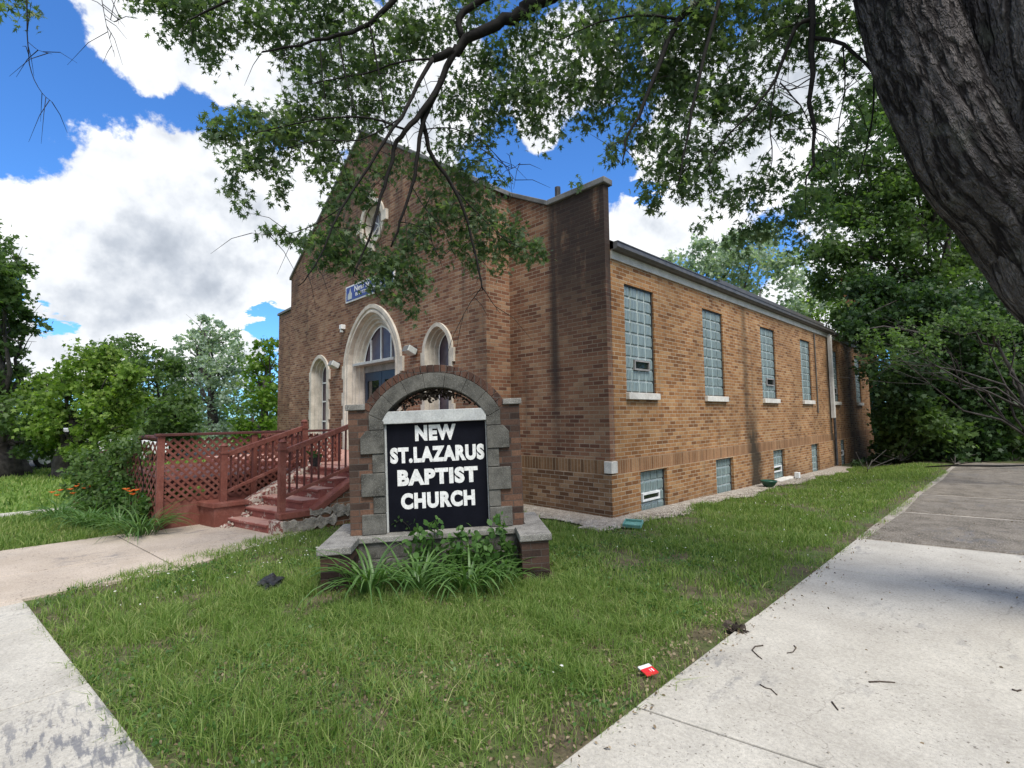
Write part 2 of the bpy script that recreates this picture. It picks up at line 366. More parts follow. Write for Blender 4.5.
def ground_z(x, y):
    a = np.clip((np.asarray(y, float)-7.0)/11, 0, 1); b = np.clip((-2.2-np.asarray(x, float))/1.6, 0, 1); b = b*b*(3-2*b)
    return -.2*a*b*(np.asarray(x) > -8)
def lawn_z(x, y):
    return ground_z(x, y) + .012*np.sin(1.7*np.asarray(x)+.4)*np.cos(1.3*np.asarray(y)) + .008*np.sin(4.1*np.asarray(x)+2.2*np.asarray(y))

# leaf templates (flat outlines in xy, stem at the origin, pointing +y)
MAPLE = np.array([(0, 0, 0), (.06, .16, .0), (.4, .06, -.07), (.17, .25, .0), (.56, .6, -.09), (.12, .42, .0), (.2, .78, -.03), (.06, .72, 0), (0, 1.12, -.08), (-.06, .72, 0), (-.2, .78, -.03), (-.12, .42, 0), (-.56, .6, -.09), (-.17, .25, 0), (-.4, .06, -.07), (-.06, .16, 0)])
OVAL = np.array([(0, 0, 0), (.28, .3, .05), (.3, .62, .05), (0, 1, -.05), (-.3, .62, .05), (-.28, .3, .05)])
CLUMP = np.array([(0, 0, 0), (.3, .12, .05), (.55, .42, -.08), (.2, .5, .05), (.28, .95, 0), (-.05, .72, .04), (-.42, .88, -.05), (-.28, .45, .06), (-.55, .22, 0), (-.2, .15, .02)])
def leaves(tmpl, P, size, droop=.5, upb=.3):
    n = len(P); k = len(tmpl)
    d = rng.normal(size=(n, 3)); d[:, 2] -= droop*1.6; d /= np.linalg.norm(d, axis=1)[:, None]
    nr = rng.normal(size=(n, 3)); nr[:, 2] += upb*3
    nr -= d*np.sum(nr*d, 1)[:, None]; nr /= np.linalg.norm(nr, axis=1)[:, None]
    sx = np.cross(d, nr); sz = size*rng.uniform(.65, 1.25, n)
    V = P[:, None, :] + sz[:, None, None]*(tmpl[None, :, 0:1]*sx[:, None] + tmpl[None, :, 1:2]*d[:, None] + tmpl[None, :, 2:3]*nr[:, None])
    return V.reshape(-1, 3), np.full(n, k), np.arange(n*k)
def crown_points(blobs, per, clump=.22, nclump=14):
    out = []
    for c, r, dens in blobs:
        c = np.array(c); r = np.array(r if hasattr(r, '__len__') else (r,)*3, float); rm = r.mean()
        m = max(3, int(nclump)); d = rng.normal(size=(m, 3)); d /= np.linalg.norm(d, axis=1)[:, None]
        q = c + d*r*rng.uniform(.25, 1., m)[:, None]**.6
        n = int(per*dens); w = rng.dirichlet(np.full(m, 1.6))
        ids = rng.choice(m, n, p=w)
        out.append(q[ids] + rng.normal(size=(n, 3))*clump*r*np.array((1, 1, .75)))
    return np.concatenate(out)
def pxblob(x, y, r, d, dens=1., squash=1.):
    c = at(x, y, d); rr = r/F*d; return (tuple(c), (rr, rr, rr*squash), dens)
def wobble(a, b, k=6, amp=.05, sag=0):
    a = Vector(a); b = Vector(b); L = (b-a).length; pts = []
    for i in range(k+1):
        t = i/k; e = math.sin(math.pi*t)
        pts.append(a.lerp(b, t) + Vector((random.gauss(0, 1), random.gauss(0, 1), random.gauss(0, 1)))*amp*L*(0 if i in (0, k) else .5) + Vector((0, 0, sag*L*e)))
    return pts
def tree(name, label, base, top, r0, blobs, per, leaf, tmpl, lmat, bark='bark', limbs=8, droop=.4, clump=.24, nclump=14, split=None, group=None):
    base = Vector(base); root = thing(name, label, 'tree', base, group=group)
    tb = MB(); top = Vector(top)
    path = wobble(base-Vector((0, 0, .2)), top, 6, .05)
    tb.tube(path, [r0*1.2] + [r0*(1-.75*i/6) for i in range(1, 7)], 12)
    cs = [Vector(b[0]) for b in blobs]
    for c in cs[:limbs*2] if len(cs) > limbs*2 else cs:
        k = random.uniform(.35, .95); st = path[max(1, min(5, int(k*6)))]
        if st.z > c.z: st = path[2]
        pts = wobble(st, c, 5, .08, .05); rr = min(.09, r0*.38)
        tb.tube(pts, [rr*(1-.85*i/5) for i in range(6)], 6)
        for j in range(3):
            e = c + Vector((random.gauss(0, 1), random.gauss(0, 1), random.gauss(0, .8)))*min(.9, (c-st).length*.16)
            tb.tube(wobble(pts[3], e, 3, .1), [rr*.3, rr*.22, rr*.12, rr*.05], 5)
    tb.build('trunk', bark, root, smooth=True)
    P = crown_points(blobs, per, clump, nclump)
    me = npmesh('crown', *leaves(tmpl, P, leaf, droop)); link('crown', me, lmat, root)
    return root
# ------------------------------------------------------------------ the church
XS, YF, YC = -4.583, 6.60, 6.0
XR, XL, XLL = -6.80, -16.24, -19.0
YB = 25.6
church = thing('brick_church', 'brown brick church with a gabled front, arched stone doorway and glass block side windows', 'church', (XS, YF, 0))
def wall2d(mb, outer, holes, plane, c, depth, jamb):
    """face in plane (u,z); plane 'Y' -> y=c faces -y ; 'X' -> x=c faces +x. depth = how thick; jamb = reveal depth"""
    sgn = 1 if plane == 'Y' else -1
    def P(u, z, d): return (u, c+sgn*d, z) if plane == 'Y' else (c+sgn*d, u, z)
    loops = [outer]+holes
    flat = [p for l in loops for p in l]
    tri = tessellate_polygon([[Vector((p[0], p[1], 0)) for p in l] for l in loops])
    fs = []
    for t in tri:
        a, b, cc = (flat[i] for i in t)
        area = (b[0]-a[0])*(cc[1]-a[1])-(cc[0]-a[0])*(b[1]-a[1])
        if abs(area) < 1e-9: continue
        fs.append(tuple(t) if area > 0 else tuple(t[::-1]))
    mb.add([P(p[0], p[1], 0) for p in flat], fs)
    n = len(outer); o2 = outer
    mb.add([P(*p, 0) for p in o2]+[P(*p, depth) for p in o2], [(i, n+i, n+(i+1) % n, (i+1) % n) for i in range(n)])
    for h in holes:
        k = len(h); mb.add([P(*p, 0) for p in h]+[P(*p, jamb) for p in h], [(i, (i+1) % k, k+(i+1) % k, k+i) for i in range(k)])
def arch_path(xc, w, zb, zs, h, n=10, pw=1.7, qw=.6, close=True):
    """counter-clockwise outline (seen from -y): bottom left, bottom right, up, over the arch"""
    pts = [(xc-w, zb), (xc+w, zb), (xc+w, zs)]
    for i in range(1, n):
        a = math.pi/2*(i/n); s = math.cos(a); pts.append((xc+w*s, zs+h*(1-s**pw)**qw))
    pts.append((xc, zs+h))
    for i in range(n-1, 0, -1):
        a = math.pi/2*(i/n); s = math.cos(a); pts.append((xc-w*s, zs+h*(1-s**pw)**qw))
    pts.append((xc-w, zs)); return pts
def rect(u0, u1, z0, z1): return [(u0, z0), (u1, z0), (u1, z1), (u0, z1)]
def arch_ring(mb, A, B, ya, yb):
    """strip between two arch outlines of equal count (open at the bottom)"""
    n = len(A); vs = [(p[0], ya, p[1]) for p in A]+[(p[0], yb, p[1]) for p in B]
    mb.add(vs, [(i, (i+1) % n, n+(i+1) % n, n+i) for i in range(1, n)])

# openings of the front
DX, DW, DZS, DH = -11.03, 1.38, 3.0, 1.40
WINS = [(-13.97, .62, .8, 2.94, .50, .36), (-8.30, .51, .8, 3.02, .53, .29)]
LAND = .84
door_hole = arch_path(DX, 1.24, LAND-.02, DZS, 1.26)
holes = [door_hole] + [arch_path(x, w-.1, zb+.1, zs, h-.08) for x, w, zb, zs, h, g in WINS]
ROSE = (-11.0, 6.43)
rose_hole = [(ROSE[0]+.42*math.cos(a), ROSE[1]+.42*math.sin(a)) for a in np.linspace(0, 2*math.pi, 25)[:-1]]
holes.append(rose_hole)
ZK, ZKL, ZA, XA = 5.90, 6.12, 9.0, -11.55
b = MB(); wall2d(b, [(XL, -.3), (XR, -.3), (XR, ZK), (XA, ZA), (XL, ZKL)], holes, 'Y', YC, .3, .27)
b.build('front_wall', 'front', church, fix=False)
b = MB()
b.add([(XR, YC+.3, -.3), (XR, YF, -.3), (XR, YF, ZK), (XR, YC+.3, ZK)], [(0, 1, 2, 3)])
b.add([(XL, YC+.3, -.3), (XL, YF, -.3), (XL, YF, ZKL), (XL, YC+.3, ZKL)], [(3, 2, 1, 0)])
b.add([(XR+.0, YF+.3, 5.0), (XA, YF+.3, 5.0), (XL, YF+.3, 5), (XL, YF+.3, ZKL), (XA, YF+.3, ZA), (XR, YF+.3, ZK)], [(0, 1, 4, 5), (1, 2, 3, 4)])
wall2d(b, [(XR, -.3), (XS, -.3), (XS, 5.36), (-5.76, 5.36), (XR, ZK-.02)], [], 'Y', YF, .14, .1)
wall2d(b, [(XLL, -.3), (XL, -.3), (XL, 5.5), (XLL, 5.42)], [], 'Y', YF, .22, .1)
b.build('flank_wall', 'front', church, fix=False)
b = MB(); b.box(XR+.001, XS+.057, YF-.06, YF-.001, -.3, .678); b.build('wall_base', 'base', church)
b = MB(); b.box(XR+.001, XS+.025, YF-.028, YF-.001, .681, .9); b.build('soldier_course', 'soldier', church)
# white stone block at the corner
b = MB(); b.box(-4.66, XS+.066, YF-.066, YF+.1, .70, .885); b.build('corner_stone', 'sill_stone', church, bevel=.006)
# copings
def cope(mb, a, b_, y0, y1, t=.09):
    (xa, za), (xb, zb) = a, b_
    mb.add([(xa, y0, za), (xb, y0, zb), (xb, y1, zb), (xa, y1, za), (xa, y0, za+t), (xb, y0, zb+t), (xb, y1, zb+t), (xa, y1, za+t)],
           [(3, 2, 1, 0), (4, 5, 6, 7), (0, 1, 5, 4), (1, 2, 6, 5), (2, 3, 7, 6), (3, 0, 4, 7)])
b = MB()
cope(b, (XR+.06, ZK-.035), (XA, ZA+.002), YC-.05, YF+.33); cope(b, (XA, ZA+.002), (XL-.06, ZKL-.035), YC-.05, YF+.33)
b.build('gable_coping', 'coping', church, bevel=.012)
b = MB(); cope(b, (XR+.07, ZK-.05), (-5.76, 5.365), YF-.05, YF+.19); cope(b, (-5.76, 5.365), (XS+.05, 5.365), YF-.05, YF+.19, .1)
b.build('shoulder_coping', 'coping', church, bevel=.012)
b = MB(); cope(b, (XLL-.06, 5.43), (XL-.01, 5.51), YF-.05, YF+.26)
b.build('shoulder_coping', 'coping', church, bevel=.012)
# side wall with glass block windows
WY = [(7.12, 8.06), (10.02, 11.0), (13.26, 14.3), (16.46, 17.44), (19.72, 20.62), (23.2, 24.1)]
BY = [(7.36, 8.24), (10.26, 11.14), (13.62, 14.48), (16.84, 17.62), (20.2, 20.9)]
ztop = 4.30
def zt(i): return 3.81 - (0 if i < 4 else .06)
b = MB(); wall2d(b, [(YF+.141, .9), (YB, .9), (YB, ztop), (YF+.141, ztop)], [rect(a, c, 1.98, zt(i)) for i, (a, c) in enumerate(WY)], 'X', XS, .3, .16)
b.add([(XS, YB, -.6), (XLL, YB, -.6), (XLL, YB, 4.4), (XA, YB, 8.6), (XS, YB, 4.4)], [(0, 1, 2, 3, 4)])
b.add([(XLL, YF+.22, -.6), (XLL, YB, -.6), (XLL, YB, 4.4), (XLL, YF+.22, 4.4)], [(3, 2, 1, 0)])
b.build('side_wall', 'side', church, fix=False)
b = MB(); wall2d(b, [(YF-.0595, -.6), (YB, -.6), (YB, .68), (YF-.0595, .68)], [rect(a, c, -.28, .66) for a, c in BY], 'X', XS+.06, .06, .14)
b.build('wall_base', 'side', church, fix=False)
b = MB(); b.box(XS+.001, XS+.025, YF-.0275, YB, .681, .905); b.build('soldier_course', 'soldier_side', church)
def glass_block_window(y0, y1, z0, z1, xf, n, m, sill=True, vent=None, white=False):
    w = MB(); w.box(xf-.05, xf-.03, y0, y1, z0, z1)
    o = w.build('window', 'block_mortar', church)
    g = MB(); cy, cz = (y1-y0)/n, (z1-z0)/m
    for i in range(n):
        for j in range(m):
            a, c, d, e = y0+i*cy+.008, y0+(i+1)*cy-.008, z0+j*cz+.008, z0+(j+1)*cz-.008
            k = .02; x0 = xf-.031; x1 = xf-.012
            g.add([(x0, a, d), (x0, c, d), (x0, c, e), (x0, a, e), (x1, a+k, d+k), (x1, c-k, d+k), (x1, c-k, e-k), (x1, a+k, e-k)],
                  [(4, 5, 6, 7), (0, 1, 5, 4), (1, 2, 6, 5), (2, 3, 7, 6), (3, 0, 4, 7)])
    g.build('glass_blocks', 'glass_block', o)
    f = MB(); fw = .022
    f.box(xf-.045, xf+.0, y0, y0+fw, z0, z1); f.box(xf-.045, xf+.0, y1-fw, y1, z0, z1); f.box(xf-.045, xf+.0, y0+fw, y1-fw, z1-fw, z1)
    f.build('frame', 'dark_metal' if not white else 'white_paint', o)
    if sill:
        s = MB(); s.box(xf-.04, xf+.1, y0-.03, y1+.03, z0-.115, z0-.002); s.build('sill', 'sill_stone', o, bevel=.008)
    if vent:
        a, c, d, e, wh = vent
        v = MB(); t_ = .03
        v.box(xf-.03, xf+.02, a, c, d, d+t_); v.box(xf-.03, xf+.02, a, c, e-t_, e); v.box(xf-.03, xf+.02, a, a+t_, d+t_, e-t_); v.box(xf-.03, xf+.02, c-t_, c, d+t_, e-t_)
        vo = v.build('vent', 'white_paint' if wh else 'grey_panel', o)
        q = MB(); q.box(xf-.03, xf-.005, a+t_+.001, c-t_-.001, d+t_+.001, e-t_-.001); q.build('vent_opening', 'dark_glass', vo)
xg = XS-.03
vents = {0: (634, 361.5, 649, 370, 0), 2: (766.5, 379, 773.5, 385.5, 0), 4: (833.5, 388, 836.5, 394, 0)}
for i, (a, c) in enumerate(WY):
    v = None
    if i in vents:
        x0, y0, x1, y1, wh = vents[i]; p = onX(x0, y1, xg); q = onX(x1, y0, xg); v = (p.y, max(q.y, p.y+.22), p.z, q.z, wh)
        v = (max(v[0], a+.03), min(v[1], c-.03), v[2], v[3], wh)
    glass_block_window(a, c, 1.98, zt(i), xg, 4, 9, True, v)
vents = {0: (642, 490, 659, 502, 1), 2: (772.5, 465, 781, 473, 1), 4: (840, 450, 843, 456, 1)}
for i, (a, c) in enumerate(BY):
    v = None
    if i in vents:
        x0, y0, x1, y1, wh = vents[i]; p = onX(x0, y1, XS+.0); q = onX(x1, y0, XS+.0)
        v = (max(p.y, a+.05), min(max(q.y, p.y+.3), c-.05), min(p.z, q.z-.13), q.z, wh)
    glass_block_window(a, c, -.28, .66, XS+.0, 4, 5, False, v)
s = MB(); s.box(XS+.0, XS+.22, 13.5, 14.75, -.16, -.07); s.build('basement_sill', 'sill_stone', church, bevel=.01)
# eaves, roof
XE = -4.46
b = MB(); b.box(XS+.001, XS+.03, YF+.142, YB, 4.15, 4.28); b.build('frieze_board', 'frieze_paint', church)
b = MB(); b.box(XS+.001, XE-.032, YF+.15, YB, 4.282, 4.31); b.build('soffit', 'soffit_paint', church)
b = MB(); b.prism([(XE-.03, 4.28), (XE+.02, 4.28), (XE+.05, 4.31), (XE+.05, 4.385), (XE+.062, 4.385), (XE+.062, 4.40), (XE-.03, 4.40)], 1, YF+.10, 19.7)
b.prism([(XE-.03, 4.27), (XE+.02, 4.27), (XE+.04, 4.3), (XE+.04, 4.37), (XE-.03, 4.37)], 1, 19.9, YB)
b.v = [(x, y, z) for x, y, z in b.v]; b.build('gutter', 'gutter_metal', church)
b = MB()
b.add([(XE-.02, YF+.16, 4.402), (XE-.02, YB, 4.402), (XA, YB, 8.62), (XA, YF+.16, 8.62), (XLL-.3, YF+.16, 4.35), (XLL-.3, YB, 4.35)], [(0, 1, 2, 3), (3, 2, 5, 4)])
b.build('roof', 'shingle', church)
b = MB(); b.bar((XE-.25, 11.2, 4.60), (XE-.25, 19.6, 4.60), .05, .12); b.build('snow_guard', 'gutter_metal', church)
b = MB(); b.box(XS+.02, XS+.13, 19.36, 19.50, 1.42, 4.22); b.box(XS+.031, XE-.03, 19.37, 19.49, 4.17, 4.26); b.build('downspout', 'frieze_paint', church, bevel=.01)
b = MB(); b.tube([(XS+.1, 19.43, 1.44), (XS+.1, 19.43, -.15)], .04); b.build('drain_pipe', 'dark_metal', church)
b = MB(); b.tube([(XS+.03, 17.86, 4.1), (XS+.03, 17.86, 1.6)], .018); b.build('conduit', 'gutter_metal', church)
b = MB(); b.tube([(-6.05, 7.2, 5.2), (-6.05, 7.2, 6.0)], .055, 10); b.build('vent_pipe', 'dark_metal', church)
# chimney of the rear, just over the trees
c = at(857, 285, 30); b = MB(); b.box(c.x-.7, c.x+.7, c.y-.5, c.y+.5, 0, c.z+.4)
b.box(c.x-.8, c.x+.8, c.y-.6, c.y+.6, c.z+.4, c.z+.55)
tag(b.build('brick_chimney', 'chimney_brick'), 'red brick chimney glimpsed through the leaves above the shaded far end of the church', 'chimney')

# stone door surround
def surround(A0, steps, name, mat, parent):
    """A0: function(inset)->outline ; steps: list of (inset, y)"""
    b = MB()
    for (i0, y0), (i1, y1) in zip(steps[:-1], steps[1:]): arch_ring(b, A0(i0), A0(i1), y0, y1)
    return b.build(name, mat, parent, fix=False)
def Ad(i): return arch_path(DX, DW-i, LAND-.02, DZS, DH-i*.92)
surround(Ad, [(0, YC+.01), (0, YC-.06), (.1, YC-.06), (.13, YC-.02), (.17, YC-.05), (.22, YC-.05), (.25, YC+.06), (.31, YC+.06), (.34, YC+.1), (.38, YC+.1), (.41, YC+.17), (.47, YC+.17), (.5, YC+.24), (.54, YC+.24), (.54, YC+.3)], 'door_surround', 'limestone', church)
for sx in (-1, 1):   # quoin lugs
    for z0 in (1.25, 1.95, 2.65):
        q = MB(); q.box(DX+sx*(DW+.0) - (.0 if sx > 0 else .09), DX+sx*DW+(.09 if sx > 0 else .0), YC-.057, YC+.01, z0, z0+.34)
        q.build('quoin', 'limestone', church, bevel=.006)
yd = YC+.28; gw = DW-.54
# tympanum
tp = arch_path(DX, gw, 3.0, 3.01, DH-.54*.92)
b = MB(); wall2d(b, tp, [], 'Y', yd, .02, .01); tym = b.build('fanlight', 'stained_glass', church, fix=False)
b = MB()
for x, zt_ in ((-.5, .62), (0, .88), (.48, .64), (.74, .34)): b.box(DX+x-.022, DX+x+.022, yd-.03, yd-.002, 3.0, 3.0+zt_*.97)
arch_ring(b, arch_path(DX, gw, 3., 3.01, DH-.54*.92), arch_path(DX, gw-.05, 3., 3.01, DH-.54*.92-.05), yd-.03, yd-.03)
b.build('mullion', 'white_paint', tym)
b = MB(); b.box(DX-gw-.18, DX+gw+.12, YC+.02, yd+.02, 2.95, 3.02); b.build('transom_ledge', 'weathered_white', church, bevel=.008)
b = MB(); b.box(DX-gw, DX+gw, yd-.02, yd+.02, 2.78, 2.949); b.build('transom_panel', 'grey_panel', church)
for sx in (-1, 1):
    x0, x1 = (DX-gw, DX-.01) if sx < 0 else (DX+.01, DX+gw)
    d = MB(); st = .13
    d.box(x0, x0+st, yd, yd+.05, LAND, 2.778); d.box(x1-st, x1, yd, yd+.05, LAND, 2.778)
    d.box(x0+st, x1-st, yd, yd+.05, 2.56, 2.778); d.box(x0+st, x1-st, yd, yd+.05, LAND, LAND+.32); d.box(x0+st, x1-st, yd, yd+.05, 1.72, 1.82)
    do = d.build('door', 'door_blue', church)
    g = MB(); g.box(x0+st, x1-st, yd+.02, yd+.03, LAND+.321, 1.719); g.box(x0+st, x1-st, yd+.02, yd+.03, 1.821, 2.559); g.build('pane', 'dark_glass', do)
    h = MB(); hx = DX+sx*.09; h.tube([(hx, yd-.005, 1.62), (hx, yd-.06, 1.62), (hx, yd-.06, 1.92), (hx, yd-.005, 1.92)], .014); h.build('handle', 'lamp_metal', do)
# small arched windows
for x, w, zb, zs, h, g in WINS:
    def Aw(i): return arch_path(x, w-i, zb, zs, h-i*.85)
    k = (w-g)
    wo = surround(Aw, [(0, YC+.01), (0, YC-.045), (k*.45, YC-.045), (k*.5, YC+.05), (k*.7, YC+.05), (k*.76, YC+.14), (k*.92, YC+.14), (k, YC+.27)], 'arched_window', 'limestone', church)
    for sx in (-1, 1):
        for z0 in (1.05, 1.6, 2.15, 2.7):
            q = MB(); q.box(x+sx*w-(0 if sx > 0 else .06), x+sx*w+(.06 if sx > 0 else 0), YC-.042, YC+.01, z0, z0+.28)
            q.build('quoin', 'limestone', wo, bevel=.005)
    gl = MB(); wall2d(gl, arch_path(x, g, zb+.1, zs, h-k*.85), [], 'Y', YC+.25, .01, .01); gl.build('pane', 'stained_glass', wo, fix=False)
    fr = MB(); A = arch_path(x, g, zb+.1, zs, h-k*.85); B = arch_path(x, g-.035, zb+.1, zs, h-k*.85-.03); arch_ring(fr, A, B, YC+.225, YC+.225)
    for z in (1.55, 2.12, 2.66): fr.box(x-g, x+g, YC+.222, YC+.246, z-.018, z+.018)
    fr.build('sash', 'white_paint', wo)
    s = MB(); s.box(x-w-.06, x+w+.06, YC-.09, YC+.2, zb-.1, zb+.1); s.build('sill', 'limestone', wo, bevel=.012)
# rose window
b = MB(); n = 32
def ring(mb, c, r0, y0, r1, y1, n=32):
    A = [(c[0]+r0*math.cos(2*math.pi*i/n), y0, c[1]+r0*math.sin(2*math.pi*i/n)) for i in range(n)]
    B = [(c[0]+r1*math.cos(2*math.pi*i/n), y1, c[1]+r1*math.sin(2*math.pi*i/n)) for i in range(n)]
    mb.add(A+B, [(i, (i+1) % n, n+(i+1) % n, n+i) for i in range(n)])
for (r0, y0), (r1, y1) in zip([(.6, .01), (.6, -.05), (.48, -.05), (.45, .02), (.41, .02), (.36, .12), (.33, .12)], [(.6, -.05), (.48, -.05), (.45, .02), (.41, .02), (.36, .12), (.33, .12), (.33, .25)]):
    ring(b, ROSE, r0, YC+y0, r1, YC+y1)
ro = b.build('rose_window', 'limestone', church, fix=False)
for k in range(4):
    b = MB(); mx = Matrix.Translation((ROSE[0], 0, ROSE[1])) @ Matrix.Rotation(k*math.pi/2, 4, 'Y')
    b.box(-.13, .13, YC-.07, YC+.01, .5, .74, mx); b.build('keystone', 'limestone', ro, bevel=.01)
b = MB(); b.add([(ROSE[0]+.34*math.cos(a), YC+.2, ROSE[1]+.34*math.sin(a)) for a in np.linspace(0, 2*math.pi, 25)[:-1]], [tuple(range(24))]); b.build('pane', 'rose_glass', ro)
b = MB()
for k in range(3):
    mx = Matrix.Translation((ROSE[0], 0, ROSE[1])) @ Matrix.Rotation(k*math.pi/3, 4, 'Y'); b.box(-.014, .014, YC+.17, YC+.196, -.335, .335, mx)
b.build('tracery', 'white_paint', ro)

# ---------------------------------------------------------------- lettering
def text_mesh(s, w, h, off=.0, shear=0):
    cu = bpy.data.curves.new('t', 'FONT'); cu.body = s; cu.size = 1; cu.offset = off; cu.extrude = 0; cu.shear = shear; cu.space_character = 1.0+off*2.2
    cu.resolution_u = 4
    o = bpy.data.objects.new('t', cu); COL.objects.link(o)
    dg = bpy.context.evaluated_depsgraph_get(); me = bpy.data.meshes.new_from_object(o.evaluated_get(dg))
    bpy.data.objects.remove(o); bpy.data.curves.remove(cu)
    co = np.array([v.co[:] for v in me.vertices]); lo, hi = co.min(0), co.max(0)
    me.polygons.foreach_set('use_smooth', [False]*len(me.polygons))
    for v in me.vertices:
        v.co = ((v.co.x-lo[0])/(hi[0]-lo[0])*w, 0, (v.co.y-lo[1])/(hi[1]-lo[1])*h)
    return me
def lettering(s, w, h, x, y, z, parent, mat, off=0, local=True, shear=0, th=.006):
    me = text_mesh(s, w, h, off, shear); bm = bmesh.new(); bm.from_mesh(me)
    bmesh.ops.remove_doubles(bm, verts=bm.verts, dist=1e-4)
    r = bmesh.ops.extrude_face_region(bm, geom=bm.faces[:]); bmesh.ops.translate(bm, verts=[v for v in r['geom'] if isinstance(v, bmesh.types.BMVert)], vec=(0, -th, 0))
    bmesh.ops.recalc_face_normals(bm, faces=bm.faces); bm.to_mesh(me); bm.free(); me.name = 'lettering'
    me.transform(Matrix.Translation((x, y, z))); me.materials.clear()
    return link('lettering', me, mat, parent, local)
# plaque over the door
pl = thing('wall_sign', 'blue and white banner sign on the gable above the arched church doorway', 'sign', (-12.36, YC-.03, 4.64))
b = MB(); b.box(-12.36, -9.94, YC-.03, YC-.002, 4.64, 5.07); b.build('backing', 'white_paint', pl)
b = MB(); b.box(-12.31, -9.99, YC-.038, YC-.031, 4.68, 5.03); b.build('sign_face', 'plaque_blue', pl)
lettering('New St. Lazarus', 1.75, .15, -11.86, YC-.0382, 4.865, pl, 'letter_white', .012, False, th=.004)
lettering('BAPTIST CHURCH', 1.6, .085, -11.8, YC-.0382, 4.745, pl, 'letter_white', .012, False, th=.004)
b = MB(); b.prism([(-12.22, 4.71), (-12.0, 4.71), (-12.0, 4.84), (-12.05, 4.9), (-12.09, 5.0), (-12.13, 4.9), (-12.22, 4.84)], 1, YC-.043, YC-.0382); b.build('emblem', 'lamp_metal', pl)
# floodlights
def flood(x, z, lab):
    t = thing('floodlight', lab, 'wall light', (x, YC, z), group='floodlights beside the church door')
    b = MB(); b.box(x-.07, x+.07, YC-.05, YC-.002, z-.06, z+.08); b.build('bracket', 'dark_metal', t)
    b = MB(); mx = Matrix.Translation((x, YC-.16, z)) @ Matrix.Rotation(R(-25), 4, 'X'); b.box(-.12, .12, -.1, .12, -.055, .085, mx); h = b.build('housing', 'lamp_metal', t, bevel=.015)
    b = MB(); b.box(-.1, .1, -.104, -.101, -.04, .07, mx); b.build('lens', 'dark_glass', h)
flood(-12.78, 3.04, 'grey box floodlight on the brick between the narrow left window and the door arch')
flood(-9.12, 3.04, 'grey box floodlight on the brick between the door arch and the right arched window')
t = thing('security_light', 'small white light fixture on the brick up left of the door arch', 'wall light', (-12.48, YC, 4.02))
b = MB(); b.box(-12.55, -12.41, YC-.12, YC-.002, 3.97, 4.09); b.build('housing', 'white_paint', t, bevel=.01)
b = MB(); b.lathe([(.02, 0), (.04, -.02), (.045, -.08)], (-12.48, YC-.08, 3.97), 10); b.build('lens', 'lamp_metal', t)
# ------------------------------------------------------------------ front steps
SH = .22                                   # the flight is set a little askew
def sy(x, y): return y + SH*(x+8.0)
def skew(mb): mb.v = [(x, sy(x, y), z) for x, y, z in mb.v]; return mb
st = thing('front_steps', 'red painted front steps with crumbling cheek walls and hand rails', 'steps', (-8.0, 2.4, 0))
xs0, xs1 = -8.55, -7.52
ris = .137; run = .245; y0 = 2.40
for k in range(6):
    b = MB(); e = .0 if k > 1 else .0
    b.box(xs0-.0, xs1, y0+run*k, 3.87 if k == 5 else y0+run*(k+1)+.0, 0 if k == 0 else .0, ris*(k+1))
    b.box(xs0, xs1, y0+run*k-.025, y0+run*k-.0005, ris*(k+1)-.045, ris*(k+1)-.001)
    skew(b).build('step', 'worn_tread', st, bevel=.012)
b = MB(); b.box(-12.6, -7.50, 3.9, YC-.1, 0, LAND-.012); b.v = [(x, sy(x, y) if y < 5 else y, z) for x, y, z in b.v]
b.build('landing', 'worn_tread', st, bevel=.01)
# right cheek: pedestal, sloped cap, brick wall
b = MB(); b.prism([(2.52, 0), (5.98, 0), (5.98, .74), (3.95, .74), (3.8, .72), (2.98, .2), (2.52, .2)], 0, xs1+.002, -7.36); b.v = [(x, y+SH*.55 if y < 5 else y, z) for x, y, z in b.v]
b.build('cheek_wall', 'oldbrick', st)
b = MB(); b.prism([(2.48, .2), (2.99, .2), (3.81, .72), (3.96, .742), (5.97, .742), (5.97, .83), (3.9, .83), (3.74, .80), (2.94, .29), (2.48, .29)], 0, xs1-.02, -7.33); b.v = [(x, y+SH*.55 if y < 5 else y, z) for x, y, z in b.v]
b.build('cheek_cap', 'red_paint', st, bevel=.015)
for (ya, yb, za, zb, o) in ((2.47, 3.3, .02, .19, .05), (2.9, 3.75, .2, .31, .035), (3.3, 4.2, .14, .235, .03)):
    b = MB(); segs = 20; yy = [ya+(yb-ya)*i/segs for i in range(segs+1)]
    poly = [(y, za+random.uniform(-.02, .03)*(1+i*.04)) for i, y in enumerate(yy)] + [(y, zb+random.uniform(-.035, .02)*(1+i*.03)) for i, y in reversed(list(enumerate(yy)))]
    b.prism(poly, 0, -7.36, -7.36+o)
    b.v = [(x, y+SH*.55, z) for x, y, z in b.v]
    b.build('exposed_stone', 'broken_stone', st, bevel=.01)
b = MB(); b.box(xs1-.02, -7.30, 2.40, 2.519, 0, .195); b.v = [(x, y+SH*.55, z) for x, y, z in b.v]; b.build('cheek_end', 'flaked_red', st, bevel=.01)
